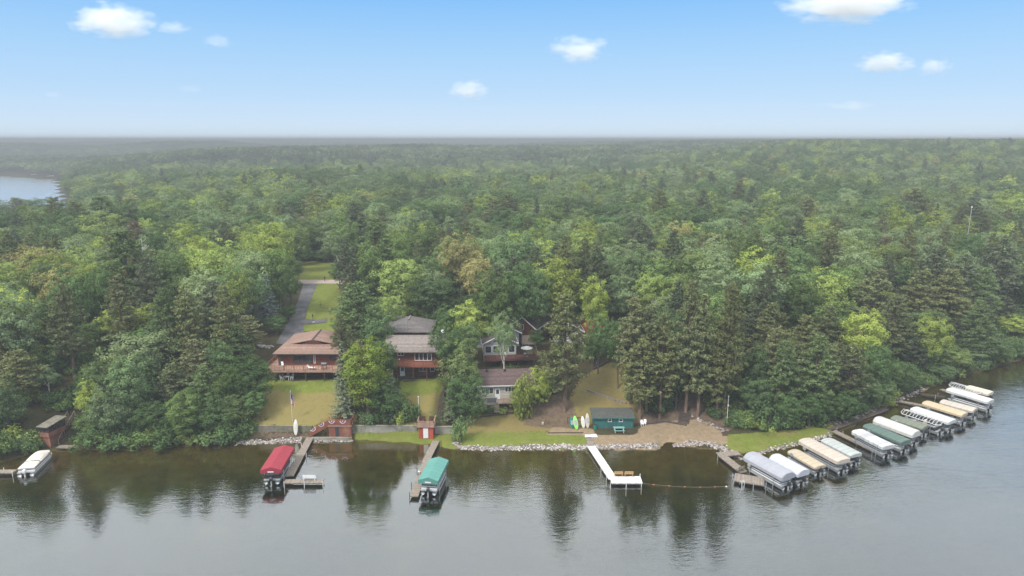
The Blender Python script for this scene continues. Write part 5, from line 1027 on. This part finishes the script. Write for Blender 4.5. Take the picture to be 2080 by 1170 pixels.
# ------------------------------------------------------------------ teal beach hut and the beach things
tx_ = (WX0(1205, 868, 1.1)+WX0(1287, 868, 1.1))/2; th_ = empty('beach_hut', (tx_, 112.9, 1.05), 0, 'long teal board beach hut with dark flat roof on the sand', 'hut')
MB().box(-3.5, 3.5, 0, 3.0, -.4, 2.0).add([(-3.5, 0, 2.0), (-3.5, 3, 2.0), (-3.5, 3, 2.4), (3.5, 0, 2.0), (3.5, 3, 2.0), (3.5, 3, 2.4)], [(0, 2, 1), (3, 4, 5), (1, 2, 5, 4)]).build('wall', M['teal'], th_)
rf = MB().slab([(-3.85, -.35, 2.02), (3.75, -.35, 2.02), (3.75, 3.3, 2.5), (-3.85, 3.3, 2.5)], .1).build('roof', M['tealroof'], th_); MB().bar((-3.87, -.38, 1.94), (3.77, -.38, 1.94), .04, .16).bar((-3.88, -.36, 1.94), (-3.88, 3.3, 2.43), .04, .14).build('fascia', M['teal'], rf)
window(th_, -.7, 0, 1.15, .7, .6, 1); window(th_, 1.25, 0, 1.15, .7, .6, 1)
x, y, z = G(1209, 871); e = empty('trash_bin', (x, y, z), 0, 'small teal barrel bin at the left front corner of the beach hut', 'bin'); MB().cyl(0, 0, 0, .75, .26, 14, .28).build('body', M['boardteal'], e); MB().cyl(0, 0, .75, .84, .3, 14, .2).build('lid', M['black'], e)
x, y, z = G(1257, 877); e = empty('picnic_table', (x, y, z), .02, 'pale teal picnic table with white legs in front of the beach hut', 'picnic table'); tl_ = mat('pale_teal', (.16, .32, .3), .7, 4, .1)
MB().box(-.95, .95, -.38, .38, .72, .77).build('tabletop', tl_, e)
for s_ in (-1, 1):
    MB().box(-.95, .95, s_*.72-.13, s_*.72+.13, .42, .46).build('bench_seat', tl_, e)
    MB().bar((s_*.75, -.7, 0), (s_*.75, -.2, .72), .07).bar((s_*.75, .7, 0), (s_*.75, .2, .72), .07).bar((s_*.75, -.8, .4), (s_*.75, .8, .4), .07).build('leg', M['white'], e)
x, y, z = G(1306, 866); patio_chair((x-.15, y, z), .2, 'white plastic chair standing on the sand right of the teal hut', grp='white chairs by the teal hut'); patio_chair((x+.35, y+.3, z), -.3, 'white plastic chair behind the other one right of the teal hut', grp='white chairs by the teal hut')
x, y, z = G(1108, 860); e = empty('brush_pile', (x, y, z), 0, 'untidy pile of cut brush and a stump left of the kayaks', 'brush pile'); b = MB(); rr_ = random.Random(4)
for i in range(26): a = rr_.uniform(0, 6.28); r_ = rr_.uniform(.3, 1.3); b.tube([(math.cos(a)*r_*.4, math.sin(a)*.4, rr_.uniform(0, .5)), (math.cos(a)*r_, math.sin(a)*r_*.6, rr_.uniform(.1, .9))], [.04, .015], 5)
b.build('branches', M['brushwood'], e); MB().cyl(-.5, -.5, 0, .35, .22, 10).build('stump', M['dead'], e)
# ------------------------------------------------------------------ docks
def dock(pieces, m, lab, posts, pm='white', z=.55, name='dock', skirt='darkwood', label_piece=None):
    """pieces: (px0, py0, px1, py1, width); boards run across"""
    p0 = W(pieces[0][0], pieces[0][1], z); e = empty(name, (p0[0], p0[1], z), 0, lab, 'dock')
    for k, (a, b, c_, d_, w) in enumerate(pieces):
        A, B_ = Vector((*W(a, b, z), 0)), Vector((*W(c_, d_, z), 0)); L = (B_-A).length; n = max(1, round(L/3.0)); ang = math.atan2((B_-A).y, (B_-A).x)-math.pi/2
        for i in range(n):
            P_ = A.lerp(B_, i/n); s_ = MB().box(-w/2, w/2, .015, L/n-.015, -.08, 0).box(-w/2+.03, w/2-.03, .02, L/n-.02, -.2, -.085)
            o_ = s_.build('dock_section', M[m], e); o_.location = (P_.x-p0[0], P_.y-p0[1], -.006*k); o_.rotation_euler = (0, 0, ang)
    for px, py in posts:
        q_ = W(px, py, z); MB().cyl(q_[0]-p0[0], q_[1]-p0[1], -z-1.2, .45, .05, 8).build('post', M[pm], e)
    return e
M['white_deck'] = mat('white_decking', (.62, .63, .64), .6, 4, .06, wave=(1, .3, .2))
dock([(632, 884, 588, 966, 1.25), (578, 977, 657, 977, 1.15)], 'wood_grey', 'L shaped weathered dock beside the red boat canopy', [(577, 984), (618, 984), (656, 984), (598, 938), (612, 905), (622, 925)])
dock([(886, 895, 869, 928, 1.2), (869, 928, 841, 1007, 1.25)], 'wood_grey', 'narrow weathered dock beside the teal boat canopy', [(832, 1005), (850, 965), (836, 985), (847, 955), (896, 900)], 'darkwood')
dock([(1199, 903, 1245, 972, 1.35), (1240, 974, 1303, 974, 2.1)], 'white_deck', 'white L shaped dock running out from the beach', [(1221, 952), (1232, 968), (1240, 985), (1272, 986), (1303, 983), (1300, 968)])
e = empty('boat_ramp', (*W(1203, 893, .62), .62), 0, 'white ramp pad and grey gangway between the beach hut and white dock', 'ramp'); P0 = W(1203, 893, .62)
q_ = [W(a, b, .75) for a, b in ((1188, 888), (1214, 888), (1208, 876), (1198, 876), (1188, 878))]; MB().prism([(a-P0[0], b-P0[1]) for a, b in q_], .12, .2).build('pad', M['white_deck'], e); q_ = [W(a, b, .6) for a, b in ((1193, 905), (1207, 905), (1204, 889), (1190, 889))]; MB().prism([(a-P0[0], b-P0[1]) for a, b in q_], 0, .09).build('gangway', M['wood_grey'], e)
dock([(1458, 923, 1502, 919, 1.5), (1465, 923, 1510, 958, 1.4), (1492, 968, 1553, 978, 2.6)], 'wood_grey', 'weathered corner dock beside the grey boat canopy', [(1458, 928), (1556, 984), (1530, 990), (1507, 990), (1488, 968), (1500, 950)], 'galv')
dock([(1690, 873, 1776, 914, 1.15)], 'wood_grey', 'narrow weathered dock left of the white slatted canopy', [(1700, 872), (1712, 880), (1740, 895), (1772, 916)], 'galv', .45); dock([(1684, 873, 1740, 852, 1.3), (1740, 852, 1800, 830, 1.2)], 'tie', 'dark boardwalk along the shady shore behind the canopies', [(1700, 870), (1760, 848)], 'darkwood', .45)
dock([(1826, 814, 1900, 828, 1.0)], 'wood_grey', 'thin dock left of the orange tan canopy', [(1830, 812), (1880, 826)], 'galv', .45); dock([(1870, 800, 1920, 806, 1.0)], 'darkwood', 'short dark dock behind the grey tan canopy', [(1905, 802), (1900, 806)], 'galv', .45)
dock([(1912, 790, 2005, 822, 1.0)], 'wood_grey', 'far dock beneath the big white canopy', [(1940, 800), (1990, 820)], 'galv', .45); dock([(-30, 957, 30, 957, 1.1)], 'wood_grey', 'dock end at the stern of the cream covered pontoon boat', [(8, 955), (25, 962)])
def bench(px, py, z, lab, m, rz=0.0, w=1.3, grp='benches on the docks'):
    q_ = W(px, py, z); e = empty('bench', (q_[0], q_[1], z), rz, lab, 'bench', grp); MB().box(-w/2, w/2, -.22, .22, .4, .45).build('seat', M[m], e); b = MB().box(-w/2, w/2, .24, .28, .48, .68).box(-w/2, w/2, .25, .29, .74, .92) if m != 'white' else MB().box(-w/2, w/2, .24, .29, .45, .95); b.build('backrest', M[m], e)
    for a in (-w/2+.1, w/2-.1): MB().bar((a, -.18, 0), (a, -.18, .4), .07).build('leg', M[m], e); MB().bar((a, .24, 0), (a, .26, .9), .07).build('leg', M[m], e)
    return e
bench(629, 975, .55, 'solid white bench on the foot of the L shaped weathered dock', 'white', math.pi, 1.9); bench(1256, 967, .55, 'pine bench nearer the elbow of the white dock', 'pine_bench', math.pi, 1.35); bench(1277, 967, .55, 'pine bench nearer the outer end of the white dock', 'pine_bench', math.pi, 1.35); bench(1503, 957, .55, 'weathered bench on the corner dock', 'wood_grey', math.pi+.5, 1.3)
# ladder on the corner dock, small dock items
q_ = W(1508, 986, .5); e = empty('ladder', (q_[0], q_[1], .5), .2, 'white curved swim ladder on the corner dock', 'ladder')
for s_ in (-.2, .2): MB().tube([(s_, .4, 0), (s_, .35, .6), (s_, .05, .75), (s_, -.15, .3), (s_, -.15, -1.0)], .03, 6).build('rail', M['white'], e)
MB().bar((-.2, -.15, -.2), (.2, -.15, -.2), .05).bar((-.2, -.15, -.5), (.2, -.15, -.5), .05).build('rungs', M['white'], e)
q_ = W(851, 962, .55); e = empty('bucket', (q_[0], q_[1], .55), 0, 'small white bucket on the narrow dock beside the teal canopy', 'bucket'); MB().cyl(0, 0, 0, .36, .15, 12, .19).build('body', M['white'], e); MB().tube([(-.18, 0, .36), (0, 0, .5), (.18, 0, .36)], .012, 5).build('handle', M['galv'], e)
# buoy rope: sags between the white dock and the corner dock
A, B_ = Vector((*W(1304, 980, .25), .1)), Vector((*W(1490, 988, .05), .1)); e = empty('buoy_rope', tuple(A), 0, 'floating swim rope with little orange floats off the white dock', 'rope'); d_ = B_-A; pts_ = [d_*(i/24)+Vector((0, -.7*math.sin(math.pi*i/24), 0)) for i in range(25)]
MB().tube(pts_, .016, 5).build('rope', M['rope'], e)
for i in (3, 7, 11, 15, 19, 22): c_ = pts_[i]; MB().tube([c_+Vector((-.16, 0, 0)), c_+Vector((-.08, 0, 0)), c_+Vector((.08, 0, 0)), c_+Vector((.16, 0, 0))], [.03, .08, .08, .03], 8).build('float', M['orange' if i % 2 else 'white'], e)
# aluminium rowing boat on the bank
def rowboat(loc, rz, lab):
    e = empty('rowing_boat', loc, rz, lab, 'rowing boat'); rings = []
    for i in range(9):
        t_ = i/8; w = .62*(1-.85*max(0, t_-.35)**1.6/.5); h = .5+.2*t_*t_; rings.append([Vector((w*math.sin(a), t_*3.6, h-h*math.cos(a) if abs(a) < 1.58 else h)) for a in [-1.571+k*.5236 for k in range(7)]])
    o_ = MB().loft(rings, False, False).build('hull', M['alu'], e, True); o_.modifiers.new('thick', 'SOLIDIFY').thickness = .03
    for y_ in (.6, 1.6, 2.5): MB().box(-.5, .5, y_, y_+.25, .33, .36).build('thwart', M['wood_grey'], e)
    return e
x, y, z = G(436, 900); rowboat((x, y-.5, max(z, .05)), math.radians(-62), 'silver rowing boat pulled up under the bushes'); x, y, z = G(330, 742); rowboat((x, y, z), 1.4, 'pale rowing boat lying in the gap between trees high on the left bank')
# ------------------------------------------------------------------ boats, lifts and canopies
def motor(root, x, y, z, m='black'):
    e = bpy.data.objects.new('outboard_motor', None); COL.objects.link(e); e.parent = root; e.location = (x, y, z)
    MB().loft([[Vector((a*.19*k, -.15+b*.26*k, zz)) for a, b in ((-1, -1), (1, -1), (1.1, .8), (-1.1, .8))] for zz, k in ((.15, .8), (.35, 1), (.65, 1), (.78, .6))]).build('cowl', M[m], e)
    MB().loft([[Vector((a*.07, -.12+b*.13*k, zz)) for a, b in ((-1, -1), (1, -1), (1, 1), (-1, 1))] for zz, k in ((.15, 1), (-.5, .8), (-.75, 1.2))]).tube([(0, -.4, -.62), (0, .1, -.62)], .06, 8).build('lower_unit', M['galv' if m == 'black' else m], e); MB().box(-.16, .16, -.44, -.41, -.66, -.58).box(-.04, .04, -.44, -.41, -.78, -.46).build('propeller', M['steel'], e)
def pontoon(loc, rz, L, lab, hull='alu', panel='white', cover=None, grp=None, seats=True, three=False):
    """stern at local y=0, bow towards +y"""
    e = empty('pontoon_boat', loc, rz, lab, 'pontoon boat', grp)
    for s_ in (-.85, .85): MB().tube([(s_, 0, .3), (s_, L*.82, .3), (s_, L*.93, .38), (s_, L, .52)], [.30, .30, .2, .03], 12).build('pontoon', M[hull], e, True)
    MB().prism([(-1.2, .1), (1.2, .1), (1.2, L*.88), (.7, L*.95), (-.7, L*.95), (-1.2, L*.88)], .6, .68).build('deck', M['galv'], e)
    f = MB()
    P_ = [(-1.15, .5), (-1.15, L*.84), (-.7, L*.91), (.7, L*.91), (1.15, L*.84), (1.15, .5), (-1.15, .5)]
    for (a, b), (c_, d_) in zip(P_[:-1], P_[1:]): f.bar((a, b, .95), (c_, d_, .95), .03, .52)
    pn = f.build('side_panel', M[panel], e); g = MB()
    for (a, b), (c_, d_) in zip(P_[:-1], P_[1:]): g.bar((a*1.015, b, .98), (c_*1.015, d_, .98), .03, .14); g.bar((a, b, 1.24), (c_, d_, 1.24), .045)
    g.build('stripe', M['maroonstripe' if cover else 'navy'], pn)
    if seats:
        for y_, w in ((.8, 1.9), (L*.62, .7)): MB().box(-w/2, w/2, y_, y_+.55, .68, 1.05).box(-w/2, w/2, y_-.12, y_+.02, .68, 1.4).build('seat', M['seat'], e)
        MB().box(.3, .95, L*.42, L*.42+.4, .68, 1.5).build('console', M['boardcream'], e)
    if cover:
        b = MB(); rings = []
        for t_, hh in ((.06, .05), (.12, .22), (.35, .26), (.58, .62), (.66, .60), (.86, .2), (.93, .03)): rings.append([Vector((x_*1.19*(1-.4*max(0, t_-.84)/.1), t_*L, 1.25+hh*(1-abs(x_)**2.2))) for x_ in (-1, -.75, -.4, 0, .4, .75, 1)])
        rings = [[Vector((r_[0].x, r_[0].y, 1.2))]+r_+[Vector((r_[-1].x, r_[-1].y, 1.2))] for r_ in rings]; b.loft(rings, True, True).build('canvas_cover', M[cover], e)
    motor(e, 0, -.05, .55, 'black' if not cover else 'white'); return e
cm_cache = {}
def canopy_mat(key, col, slat=.0):
    if key not in cm_cache: cm_cache[key] = mat('canvas_'+key, col, 8e-1, 1.5, .035, .15, 3, wave=(1, .95, slat) if slat else None, dirt=([c*.8 for c in col], .5, .25))
    return cm_cache[key]
def lift(A, B_, w, zc, style, col, lab, key=None, slat=.3, boat=None, drop=.35, grp='boat lifts with canopies', fill=True, plate=False, k_=5):
    """A shore end, B lake end of the canopy ridge (x, y); style flat / round / tent / frame"""
    A, B_ = Vector((*A, 0)), Vector((*B_, 0)); d_ = A-B_; L = d_.length; rz = math.atan2(-d_.x, d_.y)
    e = empty('boat_lift', (B_.x, B_.y, 0), rz, lab, 'boat lift', grp); hw = w/2
    fr_ = MB(); ps = []
    for x_ in (-hw+.15, hw-.15):
        for y_ in (L*.2, L*.8): MB().bar((x_, y_, -1.4), (x_, y_, zc-.1), .09).build('post', M['alu'], e)
        fr_.bar((x_, L*.03, zc-.1), (x_, L*.97, zc-.1), .06); fr_.bar((x_, L*.18, .45), (x_, L*.82, .45), .1, .14); fr_.bar((x_, L*.2, zc-.9), (x_, L*.36, zc-.12), .04); fr_.bar((x_, L*.8, zc-.9), (x_, L*.64, zc-.12), .04)
    for y_ in (L*.2, L*.8): fr_.bar((-hw+.15, y_, .45), (hw-.15, y_, .45), .09, .12); fr_.bar((-hw+.15, y_, zc-.12), (hw-.15, y_, zc-.12), .05)
    fr_.build('frame', M['alu'], e)
    wh_ = MB(); wh_.tube([(-hw-.02, L*.8, 1.5), (-hw-.1, L*.8, 1.5)], .32, 12); wh_.build('winch_wheel', M['alu'], e)
    rise = {'flat': .2, 'round': .6, 'tent': .5, 'frame': .5}[style]
    def prof(t_, end):   # one cross section
        n = 10; pts = []
        for i in range(n+1):
            u = -1+2*i/n; z_ = (1-abs(u)**4) if style == 'flat' else (1-abs(u)**3.2) if style == 'round' else max(0, 1-abs(u)*.98) if style == 'tent' else (1-abs(u)**2.2)
            pts.append(Vector((u*hw*end, t_*L, zc+rise*z_*(.4+.6*end))))
        return pts
    if style == 'frame':
        f = MB()
        for i in range(13):
            t_ = i/12; en = 1-.55*max(0, .08-t_)/.08-.55*max(0, t_-.92)/.08; f.tube(prof(t_, en), .035, 5)
        f.tube([(0, 0, zc+rise), (0, L, zc+rise)], .035, 5); [f.tube([(s_*hw*.45, -.1, zc), (s_*hw, L*.08, zc), (s_*hw, L*.92, zc), (s_*hw*.45, L+.1, zc)], .05, 6) for s_ in (-1, 1)]; f.build('canopy_hoops', M['white'], e)
    else:
        ends = [(-.0, .80), (.015, .92), (.04, .985), (.1, 1), (.5, 1), (.9, 1), (.96, .985), (.985, .92), (1.0, .80)] if style != 'tent' else [(0, 1), (.03, 1), (.5, 1), (.97, 1), (1, 1)]
        rings = []
        rs_ = np.random.default_rng(int(abs(A.x)*10))
        for t_, en in ends:
            r_ = prof(t_, en); bt = zc-drop; r_ = [Vector((r_[0].x*1.0, r_[0].y, bt+rs_.uniform(-.03, .03)))]+r_+[Vector((r_[-1].x, r_[-1].y, bt+rs_.uniform(-.03, .03)))]
            for v in r_[2:-2]: v.z += rs_.uniform(-.03, .02)
            rings.append(r_)
        b = MB().loft(rings, False, False); n = len(rings[0])
        for k in (0, len(rings)-1):
            q_ = rings[k]; base = len(b.v); b.add(q_, [tuple(range(n)) if k else tuple(reversed(range(n)))])
        o_ = b.build('canopy', canopy_mat(key or lab[:8], col, slat), e)
        if plate: MB().box(-.45, .45, -.03, -.012, zc-drop+.2, zc-drop+.38).build('name_plate', M['white'], o_)
    if fill and boat is not None:
        ux = Vector((-math.sin(rz), math.cos(rz), 0)); p = B_+ux*.1; pontoon((p.x, p.y, .2 if k_ < 2 else 0.0), rz, min(L-.1, 7.2), boat, hull='galv', panel=('black', 'galv', 'white', 'navy', 'greyplastic')[int(abs(A.x*7)) % 5] if key not in ('grey', 'teal') else 'white')
    return e
def ends(a, b, zc): return W(*a, zc), W(*b, zc)
LIFTS = [
 ((578, 905), (549, 951), 3.1, 2.85, 'tent', (.28, .032, .05), 'boat lift with bright red peaked canopy beside the L shaped dock', 'red', .22, 'dark pontoon boat with outboard hanging under the red canopy', .55, True),
 ((892, 929), (869, 972), 3.0, 2.85, 'tent', (.10, .27, .235), 'boat lift with teal green peaked canopy beside the narrow dock', 'teal', .22, 'white pontoon boat with outboard under the teal green canopy', .55, True),
 ((1523, 920), (1603, 963), 3.1, 2.9, 'round', (.33, .34, .38), 'boat lift with rounded dark grey canopy next to the corner dock', 'grey', .1, 'white railed pontoon boat under the rounded dark grey canopy', .5, False),
 ((1573, 924), (1634, 957), 2.7, 2.7, 'round', (.46, .48, .54), 'boat lift with smooth pale lavender canopy between the grey and tan ones', 'lavender', .1, 'dark pontoon boat under the pale lavender canopy', .45, False),
 ((1610, 911), (1668, 944), 2.4, 2.2, 'flat', (.45, .38, .28), 'boat lift with low flat tan canopy nearest the grassy shore', 'tan', .25, 'small dark boat in the slip beside the low flat tan canopy', .3, False),
 ((1634, 888), (1716, 931), 2.9, 2.9, 'flat', (.48, .42, .36), 'boat lift with long high beige canopy right of the low tan one', 'beige', .25, 'dark blue pontoon boat under the long high beige canopy', .5, False),
 ((1678, 888), (1741, 920), 2.6, 2.6, 'flat', (.39, .42, .41), 'boat lift with faded grey green canopy touching the beige one', 'faded', .35, 'pontoon boat with steel outboard under the faded grey green canopy', .35, False),
 ((1741, 870), (1807, 903), 2.7, 2.7, 'flat', (.5, .51, .53), 'boat lift with white slatted canopy beside the narrow dock', 'slat', .45, 'dark pontoon boat under the white slatted canopy', .45, False),
 ((1762, 859), (1842, 893), 2.7, 2.7, 'flat', (.10, .155, .135), 'boat lift with forest green canopy between two white ones', 'green', .35, 'pontoon boat with dark outboard under the forest green canopy', .4, False),
 ((1781, 848), (1863, 878), 2.7, 2.8, 'round', (.50, .50, .48), 'boat lift with rounded off white canopy right of the forest green one', 'offwhite', .15, 'grey pontoon boat under the rounded off white canopy', .5, False),
 ((1815, 843), (1882, 864), 2.7, 2.5, 'flat', (.17, .19, .15), 'boat lift with dull olive canopy beside the bare hoops', 'olive', .3, 'navy sided pontoon boat under the dull olive canopy', .3, False),
 ((1835, 832), (1915, 858), 2.6, 2.7, 'frame', (1, 1, 1), 'boat lift with bare white canopy hoops between olive and white canopies', 'f1', 0, 'dark open pontoon boat under the bare white hoops', .3, False),
 ((1856, 825), (1936, 852), 2.7, 2.8, 'flat', (.52, .53, .54), 'boat lift with smooth white canopy right of the bare hoops', 'white2', .15, 'white pontoon boat under the smooth white canopy', .45, False),
 ((1879, 813), (1961, 838), 2.7, 2.8, 'flat', (.50, .40, .27), 'boat lift with orange tan canopy', 'otan', .15, 'cream pontoon boat with white outboard under the orange tan canopy', .35, False),
 ((1913, 811), (1982, 829), 2.6, 2.6, 'flat', (.47, .42, .37), 'boat lift with greyish tan canopy behind the orange tan one', 'gtan', .2, 'black pontoon boat under the greyish tan canopy', .35, False),
 ((1928, 786), (2014, 811), 2.8, 3.0, 'flat', (.53, .54, .54), 'boat lift with big white canopy at the far end of the row', 'white3', .1, 'silver railed pontoon boat under the big far white canopy', .4, False),
 ((1932, 777), (1994, 795), 2.6, 2.6, 'frame', (1, 1, 1), 'boat lift with bare hoops behind the big far white canopy', 'f2', 0, 'open pontoon boat under the far bare hoops', .3, False),
 ((1966, 782), (2014, 795), 2.6, 2.6, 'flat', (.58, .53, .42), 'boat lift with pale sand canopy farthest along the row', 'sand', .1, 'pontoon boat under the farthest pale sand canopy', .4, False)]
for k_, (a, b, w, zc, stl, col, lab, key, slat, boat, drop, plate) in enumerate(LIFTS):
    zc -= .75 if k_ > 1 else .3
    A, B_ = ends(a, b, zc+.35); lift(A, B_, w, zc, stl, col, lab, key, slat, boat, drop, plate=plate, k_=k_)
# the cream covered pontoon boat on the left shore
p = W(52, 966, .1); q_ = W(97, 921, .1); rz = math.atan2(-(q_[0]-p[0]), q_[1]-p[1]); pb = pontoon((p[0], p[1], -.12), rz, 7.3, 'white pontoon boat with cream canvas cover and maroon panels by the left dock', 'white', 'white', 'creamcover', None, False)
bt_ = MB().tube([(-1.15, 2.6, 1.2), (-1.15, 1.9, 1.75), (1.15, 1.9, 1.75), (1.15, 2.6, 1.2)], .05, 6).tube([(-1.15, 1.3, 1.2), (-1.15, 1.85, 1.75)], .03, 6); bt_.build('folded_sunshade', M['navy'], pb)
# lifts and jetties on the far lake
for i, (px, py, lab) in enumerate(((22, 351, 'far white canopy at the left end of the distant lake shore'), (72, 354, 'second far white canopy on the distant lake shore'), (103, 357, 'third far white canopy on the distant lake shore'), (140, 361, 'far white canopy where the distant shore bends'))):
    p = W(px, py+4, 0); e = empty('boat_lift', (p[0], p[1], 0), .2, lab, 'boat lift', 'canopies on the distant lake'); MB().loft([[Vector((x_, -5, 2.4+.5*(x_ in (-2, 2)))) for x_ in (-4, -2, 2, 4)], [Vector((x_, 5, 2.4+.5*(x_ in (-2, 2)))) for x_ in (-4, -2, 2, 4)]], False, False).box(-4, 4, -5, 5, 2.0, 2.38).build('canopy', M['white'], e)
    for a in (-3.8, 3.8):
        for b in (-4.5, 4.5): MB().bar((a, b, -1), (a, b, 2), .2).build('post', M['galv'], e)
# ------------------------------------------------------------------ small clouds, above and beyond the haze
def cloudmat(name, dens, seed):
    m = bpy.data.materials.new(name); m.use_nodes = True; t = m.node_tree; t.nodes.clear(); o = N(t, 'ShaderNodeOutputMaterial'); v = N(t, 'ShaderNodeVolumePrincipled', Anisotropy=.2); v.inputs['Color'].default_value = (.99, .99, 1, 1)
    tcn = N(t, 'ShaderNodeTexCoord'); mp_ = N(t, 'ShaderNodeMapping'); mp_.inputs['Location'].default_value = (seed*3.7, seed, 0); Lk(t, tcn.outputs['Object'], mp_.inputs[0]); nz_ = N(t, 'ShaderNodeTexNoise', Scale=1.9, Detail=4.0, Roughness=.6); Lk(t, mp_.outputs[0], nz_.inputs['Vector'])
    ln = N(t, 'ShaderNodeVectorMath', operation='LENGTH'); Lk(t, tcn.outputs['Object'], ln.inputs[0]); k = math_(t, 'SUBTRACT', 1.0, ln.outputs['Value']); k = math_(t, 'ADD', math_(t, 'MULTIPLY', k, 1.1), math_(t, 'MULTIPLY', math_(t, 'SUBTRACT', nz_.outputs[0], .62), 2.2))
    k = math_(t, 'MULTIPLY', math_(t, 'MAXIMUM', math_(t, 'MINIMUM', k, .5), 0.0), dens); Lk(t, k, v.inputs['Density']); Lk(t, v.outputs[0], o.inputs['Volume']); return m
CL = [(232, 45, 150, 60, 1.0, 'large puffy white cloud high over the left forest'), (350, 57, 66, 22, .5, 'small wispy cloud right of the large left cloud'), (442, 84, 54, 26, .5, 'small pale cloud third from the left'), (1175, 101, 116, 44, .9, 'white cloud right of centre with a trailing wisp'), (952, 182, 84, 34, .8, 'low white cloud near the centre'),
      (1718, 8, 240, 60, 1.0, 'widest cloud cut by the top edge'), (1797, 128, 108, 38, 1.0, 'smooth oval white cloud at the right'), (1900, 136, 62, 32, .8, 'small white cloud right of the oval one'), (1730, 215, 110, 18, .22, 'faint low streak cloud under the oval one'), (388, 181, 50, 16, .18, 'faint low wisp over the left forest'), (108, 192, 40, 14, .2, 'tiny faint cloud low at the far left')]
D_ = 5200.0
for i, (px, py, w, h, dn, lab) in enumerate(CL):
    el_ = math.atan((585-py)/F)-PITCH; dep = D_*CP+0; x = (px-1040)/F*D_*math.cos(el_+PITCH)/math.cos(el_)/1.0; x = (px-1040)/F*(D_*CP - math.tan(el_)*D_*SP); z = HC+D_*math.tan(el_); sc = D_/F
    b = MB(); n1, n2 = 8, 14; rings = [[Vector((math.sin(a)*math.cos(t_), math.sin(a)*math.sin(t_), math.cos(a))) for t_ in [k*6.2832/n2 for k in range(n2)]] for a in [2.99-k*2.84/(n1-1) for k in range(n1)]]
    o_ = b.loft(rings).build('cloud', cloudmat('cloud_vapour', dn*.018, i+1)); o_.location = (x, D_, z); o_.scale = (w*sc*.62, w*sc*.35, h*sc*.68); tag(o_, lab, 'cloud', 'small clouds in the blue sky')
